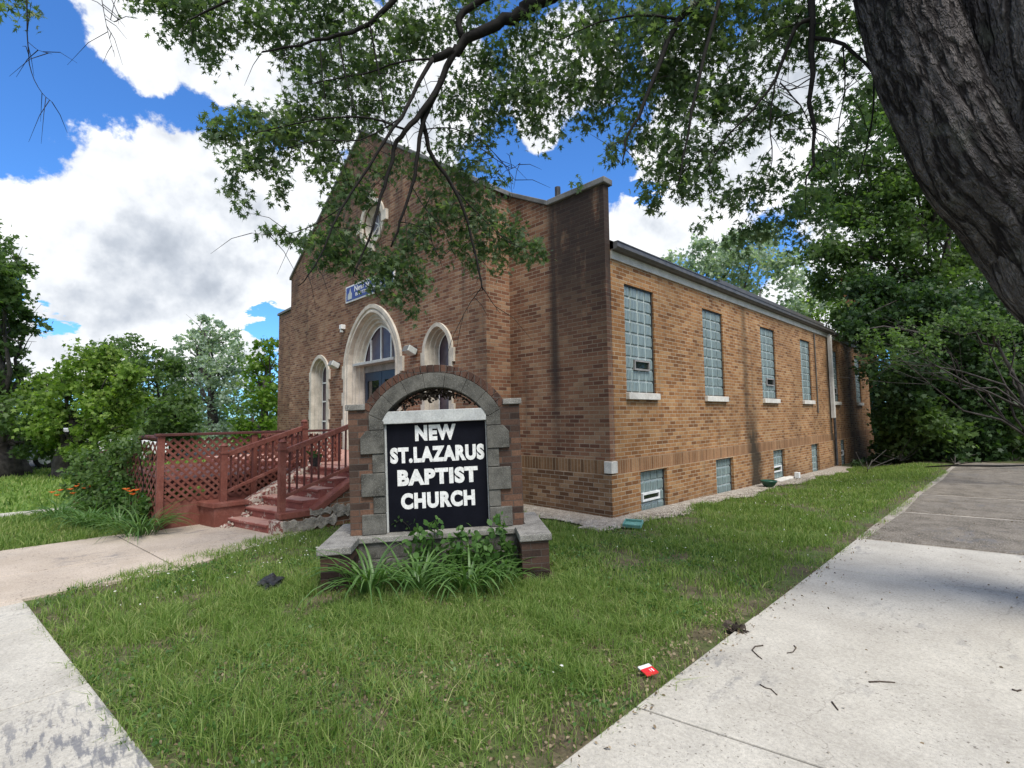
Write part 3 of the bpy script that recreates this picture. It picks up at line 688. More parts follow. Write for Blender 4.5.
# left pedestal and broken left stringer
b = MB(); b.box(-8.95, -8.52, 2.2, 2.62, 0, .3); skew(b).build('pedestal', 'red_paint', st, bevel=.01)
b = MB(); b.box(-8.98, -8.49, 2.16, 2.66, .301, .375); skew(b).build('pedestal_cap', 'red_paint', st, bevel=.012)
b = MB(); b.prism([(2.63, .0), (3.85, .0), (3.85, .86), (3.7, .86), (2.63, .31)], 0, -8.78, -8.56); skew(b).build('left_stringer', 'flaked_red', st, bevel=.02)
b = MB()
for i in range(60):
    t_ = random.random(); y = 2.25+1.25*t_; z = max(.02, .0+.62*t_*random.uniform(.7, 1.05)); s = random.uniform(.015, .048)
    x = -8.52+random.uniform(-.03, .17)*(1.1-t_)
    mx = Matrix.Translation((x, sy(x, y), z)) @ Matrix.Rotation(random.uniform(0, 6), 4, (random.random(), random.random(), .5))
    b.box(-s, s, -s*.7, s*.7, -s*.5, s*.6, mx)
b.build('rubble', 'flaked_red', st, bevel=.006)
# hand rails
def handrail(x, ya, za, yb, zb, ra, rb, ba, bb, n, ltop):
    b = MB(); A = Vector((x, ya, ra)); B = Vector((x, yb, rb)); b.bar(A, B, .065, .075)
    A2 = Vector((x, ya, ba)); B2 = Vector((x, yb, bb)); b.bar(A2, B2, .045, .05)
    h = b.build('handrail', 'red_paint', st, bevel=.006)
    for i in range(n):
        t_ = (i+1)/(n+1); p = A2.lerp(B2, t_); q = A.lerp(B, t_)
        c = MB(); c.bar(p+Vector((0, 0, .02)), q-Vector((0, 0, .03)), .024, .024, (0, 1, 0)); c.build('baluster', 'dark_red', h)
    for y, z0, z1 in ((ya, za, ltop), (yb, zb, rb+.08)):
        c = MB(); w = .044; c.box(x-w, x+w, y-w, y+w, z0, z1); c.box(x-w-.012, x+w+.012, y-w-.012, y+w+.012, z1-.1, z1-.075)
        c.prism([(x-w, y-w), (x+w, y-w), (x+w, y+w), (x-w, y+w)], 2, z1, z1+.001)
        c.lathe([(.05, z1), (.062, z1+.02), (.03, z1+.05), (.008, z1+.055)], (x, y, 0), 8); c.build('newel_post', 'red_paint', h, bevel=.006)
handrail(-8.62, 2.22, .37, 3.44, .8, 1.07, 1.47, .5, .98, 11, 1.2)
handrail(-7.44, 2.66, .28, 4.25, .8, 1.14, 1.688, .5, 1.04, 14, 1.27)
# small dark planter on the landing
p0 = onX(300, 467, -8.3)
t = thing('flower_pot', 'small dark flower pot standing at the top of the red steps', 'planter', (p0.x, p0.y+.3, LAND))
b = MB(); b.lathe([(.07, 0), (.1, .13), (.11, .15), (.09, .15), (.085, .12)], (p0.x, p0.y+.25, LAND-.01), 14); b.build('pot', 'black_plastic', t)
pts = np.array([p0.x, p0.y+.25, LAND+.17])+rng.normal(size=(60, 3))*.05; link('plant', npmesh('plant', *leaves(OVAL, pts, .07)), 'dark_leaf', t)

# ------------------------------------------------------------------ ramp with lattice guard
rp = thing('access_ramp', 'dark red wooden ramp with diagonal lattice guard beside the church steps', 'ramp', (-8.95, 1.47, 0))
XP = -8.97; YP = 1.47; ZT = 1.36
b = MB(); b.box(XP-.03, XP, YP+.05, 3.1, 0, .45); b.build('skirt', 'red_paint', rp)
b = MB(); b.box(-12.4, XP-.04, YP+.05, 4.0, .60, .72); b.build('deck', 'dark_red', rp)
b = MB(); b.add([(-12.4, YP+.1, .6), (-12.4, 2.9, .6), (-17, 2.9, .05), (-17, YP+.1, .05), (-12.4, YP+.1, .72), (-12.4, 2.9, .72), (-17, 2.9, .1), (-17, YP+.1, .1)], [(0, 1, 2, 3), (7, 6, 5, 4), (0, 4, 5, 1), (2, 6, 7, 3), (0, 3, 7, 4), (1, 5, 6, 2)])
b.build('ramp_deck', 'dark_red', rp)
def lattice(name, P, u, v, W, H, nrm, parent, top=None, sp=.115):
    """diagonal strips over a W x H panel from corner P along u, v"""
    b = MB(); P = Vector(P); u = Vector(u); v = Vector(v); nrm = Vector(nrm)
    for layer, sg in ((0, 1), (1, -1)):
        c = -H if sg > 0 else 0
        while c < W+H:
            pts = []
            for k in range(61):
                z = H*k/60; x = c+z if sg > 0 else c-z+0
                lim = H if top is None else top(x)
                if 0 <= x <= W and z <= lim: pts.append((x, z))
            if len(pts) > 2:
                a = P+u*pts[0][0]+v*pts[0][1]+nrm*.009*layer; e = P+u*pts[-1][0]+v*pts[-1][1]+nrm*.009*layer
                b.bar(a, e, .036, .007, nrm)
            c += sp
    return b.build(name, 'dark_red' if parent is None else 'red_paint', parent)
lattice('lattice_panel', (XP+.004, YP+.05, .4), (0, 1, 0), (0, 0, 1), 2.75, ZT-.42, (1, 0, 0), rp)
W2 = 4.2; LU = Vector((-.986, -.165, 0)).normalized(); LN = Vector((LU.y, -LU.x, 0)); LN = -LN if LN.y > 0 else LN
def ltop(x): return ZT-.03 if x < .7 else max(.35, ZT-.03-.16*(x-.7))
lattice('lattice_panel', Vector((XP-.05, YP, .03)), LU, (0, 0, 1), W2, ZT-.05, LN, rp, top=lambda x: ltop(x)-.05, sp=.17)
lattice('lattice_panel', (XP-3.4, 4.0, .62), (1, 0, 0), (0, 0, 1), 3.3, ZT-.65, (0, -1, 0), rp)
for x, y, z in ((XP, YP, ZT+.02), (XP, 2.75, ZT+.01), (XP, 4.2, ZT+.01), (XP+LU.x*2.1, YP+LU.y*2.1, ltop(2.1)), (XP+LU.x*4.1, YP+LU.y*4.1, ltop(4.1)), (XP-3.4, 4.0, ZT), (XP-1.7, 4.0, ZT)):
    b = MB(); b.box(x-.045, x+.045, y-.045, y+.045, 0, z); b.build('post', 'red_paint', rp, bevel=.006)
b = MB(); b.box(XP-.075, XP+.075, YP-.08, 4.28, ZT+.022, ZT+.062); b.build('top_rail', 'dark_red', rp, bevel=.006)
b = MB(); b.tube([(XP+LU.x*q, YP+LU.y*q, ltop(q)+.03) for q in (0, .4, .7, 1.2, 2, 3, 4.1)], .04, 8); b.build('sloping_rail', 'dark_red', rp)

# ------------------------------------------------------------------ monument sign
SA = R(51.7); TILT = -.03
sa = Vector((math.cos(SA), math.sin(SA), 0)); sn = Vector((sa.y, -sa.x, 0))
SO = Vector((-4.06, 2.9, 0)) - sn*.48 + sa*.025
sg = thing('church_sign', 'brick and stone monument sign with a black lettered panel on the front lawn', 'sign', SO, SA, tilt=TILT)
D = .50                                       # local: x right, y away from the viewer, z up
for s_ in (-1, 1):
    b = MB(); x0, x1 = sorted((s_*.915, s_*.67)); b.box(x0, x1, 0, D, .41, 1.715); b.build('brick_pier', 'signbrick', sg, True)
    b = MB(); x0, x1 = sorted((s_*.94, s_*.735)); b.box(x0, x1, -.03, D+.03, 1.717, 1.78); b.build('pier_cap', 'cap_stone', sg, True, bevel=.008)
    zs = [(.412, .62, 1), (.625, .80, 0), (.805, 1.045, 1), (1.05, 1.245, 0), (1.25, 1.495, 1)]
    for z0, z1, wide in zs:
        o = .79 if wide else .672; x0, x1 = sorted((s_*.545, s_*o)); yy = -.035 if wide else -.022
        b = MB()
        if z0 > 1.2: b.prism([(s_*.545, z0), (s_*.79, z0), (s_*.79, z1-.07), (s_*.73, z1), (s_*.545, z1)], 1, yy, D+.03)
        else: b.box(x0, x1, yy, D-yy, z0, z1)
        b.build('quoin', 'sign_stone', sg, True, bevel=.008)
    b = MB(); b.prism([(s_*.545, 1.5), (s_*.70, 1.5), (s_*.70, 1.667), (s_*.563, 1.596), (s_*.545, 1.59)], 1, -.022, D+.022); b.build('quoin', 'sign_stone', sg, True, bevel=.006)
CZ = 1.30
def arc_blocks(r0, r1, half, zcut, n, y0, y1, name, mat, gap, bevel):
    """n separate-looking voussoirs in one part"""
    a0 = math.asin(min(1, half/r1)); b = MB()
    for k in range(n):
        t0 = -a0+2*a0*k/n+gap; t1 = -a0+2*a0*(k+1)/n-gap; q = 3 if n < 20 else 1
        poly = [(r1*math.sin(t0+(t1-t0)*i/q), CZ+r1*math.cos(t0+(t1-t0)*i/q)) for i in range(q+1)] + [(r0*math.sin(t1-(t1-t0)*i/q), CZ+r0*math.cos(t1-(t1-t0)*i/q)) for i in range(q+1)]
        b.prism(poly, 1, y0, y1)
        if n < 20: b.build(name, mat, sg, True, bevel=bevel); b = MB()
    if n >= 20: return b.build(name, mat, sg, True, bevel=bevel)
arc_blocks(.635, .792, .70, 0, 7, -.022, D+.022, 'arch_stone', 'sign_stone', .0015, .004)
arc_blocks(.796, .88, .765, 0, 24, -.005, D+.005, 'brick_arch', 'archbrick', .003, .003)
# plinth of two stone courses, wings, caps
b = MB(); b.box(-.92, .92, -.12, D+.08, .345, .408); b.build('plinth_course', 'cap_stone', sg, True, bevel=.01)
b = MB(); b.box(-.9, .9, -.09, D+.05, .18, .343); b.build('plinth_course', 'sign_stone', sg, True, bevel=.008)
b = MB(); b.box(-.93, .93, -.14, D+.1, -.1, .178); b.build('plinth_course', 'sign_stone', sg, True, bevel=.008)
for s_ in (-1, 1):
    x0, x1 = sorted((s_*.82, s_*1.09)); b = MB(); b.box(x0, x1, -.50, D+.1, -.15, .352); b.build('wing_wall', 'signbrick', sg, True)
    x0, x1 = sorted((s_*.80, s_*1.12)); b = MB()
    b.prism([(x0, -.53), (x1, -.53), (x1, D+.12), (x0, D+.12)] if False else ([(x0, -.53), (x1, -.53), (x1, D+.1), (x1-.2, D+.1), (x1-.2, -.02), (x0, -.13)] if s_ > 0 else [(x0, -.53), (x1, -.53), (x1, -.13), (x0+.2, -.02), (x0+.2, D+.1), (x0, D+.1)]), 2, .354, .424)
    b.build('wing_cap', 'cap_stone', sg, True, bevel=.01)
# panel
b = MB(); b.box(-.525, .535, .05, .16, .412, 1.555); b.build('sign_panel', 'panel_black', sg, True)
b = MB(); b.box(-.555, -.526, .03, .16, .412, 1.555); b.build('panel_frame', 'weathered_white', sg, True)
b = MB(); b.box(.536, .549, .03, .16, .412, 1.555); b.build('panel_frame', 'weathered_white', sg, True)
b = MB(); b.box(-.575, .549, -.015, .2, 1.557, 1.69); b.build('header_board', 'weathered_white', sg, True, bevel=.006)
LZ = [('NEW', -.005, 1.445, .44, .17), ('ST.LAZARUS', .01, 1.215, 1.01, .172), ('BAPTIST', .005, .975, .86, .174), ('CHURCH', .0, .725, .79, .172)]
for s_, cx, cz, w, h in LZ:
    lettering(s_, w, h, cx-w/2, .0495, cz-h/2, sg, 'letter_white', .06, True, th=.002)

dv = thing('dead_vine', 'clump of dark dead vine hanging under the arch of the monument sign', 'vine', SO+Vector((0, 0, 1.6)))
def sl(u, y, z): return SO+sa*(u-.03*z)-sn*y+Vector((0, 0, z+.03*u))
pts = []
for k in range(420):
    a = random.gauss(-.12, .38)
    if abs(a) < .85: r_ = .625-abs(random.gauss(0, .035 if a > .1 else .05)); pts.append(tuple(sl(r_*math.sin(a), random.uniform(.12, .48), CZ+r_*math.cos(a))))
link('leaves', npmesh('leaves', *leaves(OVAL, np.array(pts), .045, .3, 0)), 'twig_bark', dv)
b = MB(); b.tube([sl(.62*math.sin(a), .3, CZ+.6*math.cos(a)) for a in np.linspace(-.95, .7, 9)], .007, 5); b.build('stem', 'twig_bark', dv, fix=False)
# ------------------------------------------------------------------ ground
def S(o): o['kind'] = 'structure'; return o
xsg = np.concatenate([np.linspace(-1500, -60, 12), np.linspace(-50, -10, 21), np.linspace(-9.6, 3, 64), np.linspace(4, 40, 10), np.linspace(80, 1500, 8)])
ysg = np.concatenate([np.linspace(-1500, -20, 10), np.linspace(-12, -2, 6), np.linspace(-1.8, 20, 110), np.linspace(22, 60, 12), np.linspace(90, 1500, 8)])
gx, gy = np.meshgrid(xsg, ysg); near = (np.abs(gx) < 40) & (np.abs(gy) < 40)
gz = np.where(near, ground_z(gx, gy)+np.where((gx > -6.2) & (gx < -1.7), lawn_z(gx, gy)-ground_z(gx, gy), 0)*.8, 0)-.012
nx, ny = len(xsg), len(ysg); V = np.stack([gx, gy, gz], -1).reshape(-1, 3)
ii, jj = np.meshgrid(np.arange(nx-1), np.arange(ny-1)); q = (jj*nx+ii).ravel(); Q = np.stack([q, q+1, q+nx+1, q+nx], 1)
cx = (V[Q].mean(1)); lawn = (cx[:, 0] > -12.5)
me = npmesh('ground', V, np.full(len(Q), 4), Q.ravel()); me.materials.append(MATS['soil']); me.materials.append(MATS['far_lawn'])
me.polygons.foreach_set('material_index', (~lawn).astype(np.int32)); me.polygons.foreach_set('use_smooth', [True]*len(Q))
S(link('ground', me, None))
def slab(mb, quad, z, t=.1):
    n = len(quad); mb.add([(x, y, z-t) for x, y in quad]+[(x, y, z) for x, y in quad], [tuple(range(n))[::-1], tuple(n+i for i in range(n))]+[(i, (i+1) % n, n+(i+1) % n, n+i) for i in range(n)])
XA_, XB_ = -1.57, .12
b = MB(); ys = [-1.1, .72, 2.44, 4.15, 5.92, 7.56]
def yj(y, x): return y + .2*(x+1.55)*(1 if y > 1 else .5)
for a, c in zip(ys[:-1], ys[1:]):
    slab(b, [(XA_, yj(a, XA_)+.006), (XB_, yj(a, XB_)+.006), (XB_, yj(c, XB_)-.006), (XA_, yj(c, XA_)-.006)], .022+random.uniform(-.003, .003))
S(b.build('sidewalk', 'concrete', bevel=.006))
b = MB(); ys = [7.585, 10.05, 12.4, 15.2, 18.1, 21]
for i, (a, c) in enumerate(zip(ys[:-1], ys[1:])):
    slab(b, [(XA_+.07+.06*(i % 2), yj(a, XA_)+.08), (XB_, yj(a, XB_)+.06), (XB_, yj(c, XB_)-.07), (XA_+.12-.05*(i % 2), yj(c, XA_)-.05)], .018)
S(b.build('old_pavement', 'old_concrete', bevel=.008))
b = MB(); slab(b, [(XA_-.02, 7.6), (XB_, 7.95), (XB_, 21.2), (XA_-.02, 21.2)], .008); S(b.build('pavement_edge', 'pale_mortar'))
# street sidewalk at the left, crossing the corner
L0 = Vector((-6.27, .07)); L1 = Vector((-2.93, .48)); ld = (L1-L0).normalized(); ln = Vector((ld.y, -ld.x))
b = MB()
ts = [-8.2, -6.8, -5.4, -4.05, -2.7, -1.35, -.04, .82, 2.2, 3.52, 4.75]
for a, c in zip(ts[:-1], ts[1:]):
    if a >= -.1:
        if c > 4: p = [L0+ld*(a+.006), L0+ld*a+ln*1.75, L0+ld*c+ln*1.75, L0+ld*c]
        else: p = [L0+ld*(a+.006), L0+ld*(a+.006)+ln*1.75, L0+ld*(c-.006)+ln*1.75, L0+ld*(c-.006)]
        slab(b, [tuple(v) for v in p], .022)
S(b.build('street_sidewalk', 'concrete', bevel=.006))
b = MB()
for a, c in zip(ts[:-1], ts[1:]):
    if a < -.1:
        p = [L0+ld*(a+.008), L0+ld*(a+.008)+ln*1.75, L0+ld*(c-.03)+ln*1.75, L0+ld*(c-.03)]
        slab(b, [tuple(v) for v in p], .014)
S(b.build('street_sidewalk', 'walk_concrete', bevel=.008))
# church walk, two strips
b = MB()
for (xa, xb) in ((-9.05, -7.52), (-7.5, -6.5)):
    for (ya, yc) in ((-.36, 1.0), (1.015, 2.75)):
        xb2 = xb if xb < -7 else (-6.45 if ya < .5 else -7.36)
        xb1 = xb if xb < -7 else -6.45
        o1 = .11*(xa+9)-.02; o2 = .11*(xb+9)-.02
        slab(b, [(xa, ya+o1), (xb1, ya+o2), (xb2 if ya > .5 else xb1, yc+o2), (xa, yc+o1)], .018)
S(b.build('church_walk', 'walk_concrete', bevel=.006))
b = MB(); slab(b, [(-12.75, -2), (-12.35, -2), (-12.35, 1.1), (-12.75, 1.1)], .02); S(b.build('far_path', 'concrete'))
# street on the right of the tree lawn and a far street at the left
b = MB(); slab(b, [(2.9, -60), (11, -60), (11, 60), (2.9, 60)], -.09); S(b.build('road', 'asphalt'))
b = MB(); b.box(2.72, 2.9, -60, 60, -.2, .02); S(b.build('kerb', 'concrete', bevel=.015))
b = MB(); slab(b, [(-34, -60), (-26, -60), (-26, 60), (-34, 60)], .004); S(b.build('road', 'asphalt'))
# gravel strips
b = MB()
def gstrip(outer):
    n = len(outer)-1; inner = [(XS+.05, y) for x, y in outer]
    vs = [(x, y, float(ground_z(x, y))+.008) for x, y in outer]+[(x, y, float(ground_z(XS, y))+.03) for x, y in inner]
    b.add(vs, [(i, i+1, len(outer)+i+1, len(outer)+i) for i in range(n)])
edge = [(-4.16+.1*math.sin(y*1.9)+.07*math.sin(y*4.3)+(y-6)*.018, y) for y in np.linspace(5.75, 19.5, 40)]
gstrip(edge)
fr = [(x, 5.95+.1*math.sin(x*2.3)+.05*math.sin(x*6)-.18*(x+6.5)/2.4) for x in np.linspace(-6.75, -4.12, 16)]
b.add([(x, y, .02) for x, y in fr]+[(x, 6.6, .03) for x, y in fr], [(i, i+1, 17+i, 16+i) for i in range(15)])
S(b.build('gravel_strip', 'gravel_bed'))
PT = np.array([(1, 0, 0), (0, 1, 0), (-1, 0, 0), (0, -1, 0), (0, 0, .7), (0, 0, -.7)]); PF = [(0, 1, 4), (1, 2, 4), (2, 3, 4), (3, 0, 4), (1, 0, 5), (2, 1, 5), (3, 2, 5), (0, 3, 5)]
def pebbles(P, s):
    n = len(P); a = rng.uniform(0, 6.28, n); sc = rng.uniform(.5, 1.3, (n, 3))*np.asarray(s)[:, None]
    T = PT[None]*(1+rng.normal(size=(n, 6, 3))*.18)*sc[:, None]; ca, sb = np.cos(a)[:, None], np.sin(a)[:, None]
    X = T[..., 0]*ca-T[..., 1]*sb; Y = T[..., 0]*sb+T[..., 1]*ca
    V = np.stack([X, Y, T[..., 2]], -1)+P[:, None]
    idx = (np.arange(n)[:, None, None]*6+np.array(PF)[None]).ravel(); return V.reshape(-1, 3), np.full(n*8, 3), idx
n = 9000; y = rng.uniform(5.7, 17.5, n)**1.; x = XS+.06+rng.beta(1, 1.15, n)*(.5+.1*np.sin(y*1.9)+.07*np.sin(y*4.3))
n2 = 3200; x2 = rng.uniform(-6.75, -4.2, n2); y2 = 6.52-rng.uniform(0, 1, n2)*(.5+.18*(x2+6.5)/2.4)
X = np.concatenate([x, x2]); Y = np.concatenate([y, y2])
P = np.stack([X, Y, ground_z(X, Y)+.02], -1)
o = link('gravel', npmesh('gravel', *pebbles(P, rng.uniform(.01, .026, len(P)))), 'pebble'); tag(o, 'pale gravel laid along the foot of the brick wall', 'gravel', kind='stuff')

# ------------------------------------------------------------------ grass
def inpoly(x, y, poly):
    c = np.zeros(len(x), bool); n = len(poly)
    for i in range(n):
        (xa, ya), (xb, yb) = poly[i], poly[(i+1) % n]
        k = ((ya > y) != (yb > y)) & (x < (xb-xa)*(y-ya)/((yb-ya) or 1e-9)+xa); c ^= k
    return c
def vnoise(x, y, s, seed=0):
    r = np.random.default_rng(seed); o = 0
    for k in range(5):
        a = r.uniform(0, 6.28); w = s*(1+.7*k); o = o+np.sin((x*math.cos(a)+y*math.sin(a))*w+r.uniform(0, 6.28)+1.3*np.sin(y*w*.6+k))/(1+.5*k)
    return o/2.2
MAIN = [(-1.60, .66), (-2.93, .50), (-6.2, .10), (-6.42, .35), (-7.33, 2.45), (-7.33, 5.98), (-6.8, 5.95), (-6.5, 6.0), (-4.2, 5.78)] + [(x, y) for x, y in edge[1:]] + [(-3.9, 19.8), (-1.62, 19.8)]
SIGNP = [tuple((SO+sa*u+sn*v).xy) for u, v in ((-1.15, .52), (-.8, .52), (-.8, .14), (.8, .14), (.8, .52), (1.15, .52), (1.15, -.55), (-1.15, -.55))]
def blades(x, y, h, w, lean):
    n = len(x); z = lawn_z(x, y)-.012; a = rng.uniform(0, 6.283, n); la = rng.uniform(0, 6.283, n); ln_ = np.abs(rng.normal(0, lean, n))
    dx, dy = np.cos(a)*w/2, np.sin(a)*w/2; lx, ly = np.cos(la)*ln_, np.sin(la)*ln_
    def pt(t, s, sgn): return np.stack([x+lx*h*t*t+dx*s*sgn, y+ly*h*t*t+dy*s*sgn, z+h*t*(1-.25*np.minimum(ln_, 1.5)*t)], -1)
    V = np.stack([pt(0, 1, -1), pt(0, 1, 1), pt(.5, .85, 1), pt(.5, .85, -1), pt(1, 0, 0)], 1)
    return V.reshape(-1, 3), n
def blade_faces(n):
    base = np.arange(n)[:, None]*5; idx = np.concatenate([base+np.array([0, 1, 2, 3]), base+np.array([3, 2, 4])], 1).ravel()
    return np.tile([4, 3], n), idx
GX, GY, GH, GW, GL = [], [], [], [], []
def sow(n, x0, x1, y0, y1, poly, h, w, lean=.6, thin=True):
    x = rng.uniform(x0, x1, n); y = rng.uniform(y0, y1, n); k = inpoly(x, y, poly) & ~inpoly(x, y, SIGNP)
    if thin:
        bare = vnoise(x, y, 2.3, 3)+.5*vnoise(x, y, 6, 5); d = np.hypot(x+2.7, y-1.5)
        near_edge = np.clip((-1.66-x)/.28, 0, 1); nf = np.clip(((y-.66)-(x+1.6)*.12)/.35, 0, 1)
        pr = np.clip(.84-.75*bare, .05, 1)*np.clip(.25+d/1.5, .3, 1)*(.07+.93*near_edge)*(.35+.65*nf)
        k &= rng.uniform(0, 1, n) < pr
    x, y = x[k], y[k]; tuft = 1+.5*vnoise(x, y, 5, 9)+.55*vnoise(x, y, 14, 2)
    GX.append(x); GY.append(y); GH.append(np.clip(tuft, .4, 2)*rng.uniform(h*.5, h*1.4, len(x))); GW.append(np.full(len(x), w)*rng.uniform(.6, 1.3, len(x))); GL.append(np.full(len(x), lean))
sow(120000, -5.2, -1.58, .1, 4.2, MAIN, .078, .0055, 1.0)
sow(60000, -7.3, -4.2, .1, 6, MAIN, .072, .0075, .75)
sow(50000, -4.7, -1.58, 4.0, 9, MAIN, .068, .0085, .7)
sow(55000, -4.4, -1.58, 8.5, 19.8, MAIN, .062, .011, .6, True)
# taller tufts
for tx, ty, nn, hh in [tuple(gr(px, py).xy)+(nn, hh) for px, py, nn, hh in ((262, 735, 150, .17), (225, 748, 90, .15), (415, 705, 150, .16), (440, 735, 120, .15), (470, 690, 90, .13), (340, 725, 80, .13), (150, 640, 90, .12), (580, 640, 70, .12), (610, 690, 60, .12), (290, 640, 90, .11), (365, 625, 160, .1), (500, 605, 120, .1), (200, 700, 120, .15), (240, 650, 90, .12), (380, 690, 120, .14), (520, 740, 70, .12), (330, 660, 90, .12), (560, 625, 100, .11), (100, 620, 90, .1), (640, 610, 90, .1), (660, 580, 90, .1), (590, 720, 60, .1), (310, 745, 110, .15), (420, 612, 120, .1))]:
    x = rng.normal(tx, .07, nn); y = rng.normal(ty, .07, nn); k = inpoly(x, y, MAIN)
    GX.append(x[k]); GY.append(y[k]); GH.append(rng.uniform(hh*.5, hh*1.2, k.sum())); GW.append(np.full(k.sum(), .0055)); GL.append(np.full(k.sum(), .9))
LEFT = [(-9.1, -.55), (-9.1, 1.6), (-12.3, 1.6), (-12.3, -.95)]
sow(20000, -12.3, -9.1, -1, 1.6, LEFT, .085, .012, .6, False)
FARL = [(-12.8, -6), (-12.8, 3.5), (-24, 8), (-24, -6)]
sow(26000, -24, -12.8, -6, 8, FARL, .09, .03, .6, False)
sow(9000, .14, 2.7, -.5, 19, [(.14, -.5), (2.7, -.5), (2.7, 19), (.14, 19)], .07, .011, .6, False)
# grass at the left sidewalk's outer side of the walk
sow(4000, -9.1, -8.0, 1.2, 2.2, [(-9.1, .6), (-9.02, .6), (-9.02, 2.2), (-9.1, 2.2)], .07, .01, .6, False)
# ragged grass hanging over the slab edges
def fringe(a, b_, n, h=.07):
    t_ = rng.uniform(0, 1, n); t_ = t_[vnoise(t_*40, t_*0, 1., 17) > -.15]; a = np.array(a); b_ = np.array(b_); q = a+(b_-a)*t_[:, None]+rng.normal(size=(len(t_), 2))*.035
    GX.append(q[:, 0]); GY.append(q[:, 1]); GH.append(rng.uniform(h*.5, h*1.5, len(t_))); GW.append(np.full(len(t_), .005)); GL.append(np.full(len(t_), 1.1))
fringe((-1.60, .8), (-1.60, 7.5), 1500); fringe((-1.54, 7.6), (-1.58, 18), 2600, .08); fringe((-6.2, .10), (-2.9, .50), 1300); fringe((-6.42, .35), (-7.36, 2.45), 900, .08); fringe((-9.07, -.4), (-9.07, 1.3), 600, .08)
V, n = blades(*[np.concatenate(a) for a in (GX, GY, GH, GW, GL)])
o = link('grass', npmesh('grass', V, *blade_faces(n)), 'grass_blade'); tag(o, 'short green lawn grass with thin patches', 'grass', kind='stuff')
# low broad weeds in the lawn, clover heads, dry litter
def scatter(n, poly, x0, x1, y0, y1, z=.02):
    x = rng.uniform(x0, x1, n); y = rng.uniform(y0, y1, n); k = inpoly(x, y, poly) & ~inpoly(x, y, SIGNP); x, y = x[k], y[k]
    return np.stack([x, y, lawn_z(x, y)+z], -1)
P = scatter(20000, MAIN, -6.5, -1.58, .1, 6, .02); k = vnoise(P[:, 0], P[:, 1], 2, 31) > .05; P = P[k]; P[:, 2] += rng.uniform(-.01, .025, len(P))
o = link('lawn_weeds', npmesh('lawn_weeds', *leaves(OVAL, P, .026, 0, .55)), 'weed_leaf'); tag(o, 'low broad leaved weeds spread through the front lawn', 'weeds', kind='stuff')
P = scatter(70, MAIN, -7, -5.3, .6, 2.8, .06); P2 = scatter(90, MAIN, -4.2, -1.7, 5, 15, .07); P = np.concatenate([P, P2])
o = link('clover_flowers', npmesh('clover_flowers', *pebbles(P, rng.uniform(.008, .013, len(P)))), 'clover_white'); tag(o, 'scattered white clover heads in the lawn', 'clover', kind='stuff')
P = scatter(9000, MAIN, -4.6, -1.55, .2, 4.2, .012); w_ = np.exp(-((P[:, 0]+2.6)**2+(P[:, 1]-1.7)**2)/1.6)+np.exp(-((P[:, 0]+1.75)/.18)**2); P = P[rng.uniform(0, 1, len(P)) < np.clip(w_, .05, 1)]
n_ = 420; ey = rng.uniform(.7, 9, n_); P = np.concatenate([P, np.stack([-1.575+np.abs(rng.normal(0, .07, n_))*rng.choice((1, 1, -1), n_), ey, np.full(n_, .03)], -1), np.stack([rng.uniform(-1.5, .1, 150), rng.uniform(.6, 12, 150), np.full(150, .03)], -1)])
o = link('leaf_litter', npmesh('leaf_litter', *leaves(OVAL, P, .022, 0, .8)), 'dry_litter'); tag(o, 'dry brown leaf crumbs lying in the thin grass by the sidewalk', 'leaf litter', kind='stuff')

# ------------------------------------------------------------------ arching leaf plants
def arcs(c, n, L, w, spread, up=.9, segs=6):
    V = []; C = []; I = []; c = np.array(c)
    for k in range(n):
        a = rng.uniform(0, 6.283); l = L*rng.uniform(.6, 1.15); base = c+np.array((math.cos(a), math.sin(a), 0))*rng.uniform(0, spread); a += rng.normal(0, .5)
        d = np.array((math.cos(a), math.sin(a), 0)); sd = np.array((-d[1], d[0], 0)); th = rng.uniform(.95, 1.45)*up; p = base.copy(); o = len(V); bend = rng.uniform(1.2, 2.4)
        for i in range(segs+1):
            t = i/segs; ww = w*(1-t**2.2)*(.6+.4*min(1, t*4))+.0006
            fold = np.array((0, 0, .25*ww))
            V += [p-sd*ww/2+fold, p, p+sd*ww/2+fold]
            an = th-bend*t; p = p+(d*math.cos(an)+np.array((0, 0, math.sin(an))))*l/segs
            if p[2] < .02: p[2] = .02
        for i in range(segs):
            for s in (0, 1):
                q = o+i*3+s; C.append(4); I += [q, q+1, q+4, q+3]
    return np.array(V), C, I
def join(parts):
    V = []; C = []; I = []; o = 0
    for v, c, i in parts: V.append(v); C += list(c); I += [k+o for k in i]; o += len(v)
    return np.concatenate(V), C, I
def lily(name, label, c, n, L, w, spread, group=None):
    t = thing(name, label, 'plant', c, group=group); link('leaves', npmesh('leaves', *arcs(c, n, L, w, spread)), 'daylily_leaf', t); return t
def sp(u, v): p = SO+sa*u+sn*v; return (p.x, p.y, .0)
lily('daylily_plant', 'arching daylily leaves at the left foot of the monument sign', sp(-.62, .62), 70, .68, .026, .16, 'daylilies in front of the sign')
lily('daylily_plant', 'arching daylily clump below the middle of the monument sign', sp(-.18, .60), 75, .64, .026, .18, 'daylilies in front of the sign')
lily('daylily_plant', 'arching daylily clump right of centre under the sign, below the bushy weed', sp(.3, .62), 70, .6, .026, .18, 'daylilies in front of the sign')
lily('daylily_plant', 'small arching daylily clump at the right foot of the monument sign', sp(.64, .52), 44, .5, .022, .12, 'daylilies in front of the sign')
wd = thing('leafy_weed', 'tall leafy weed growing up in front of the sign panel and stone plinth', 'weed', sp(.25, .35))
b = MB(); pts = []
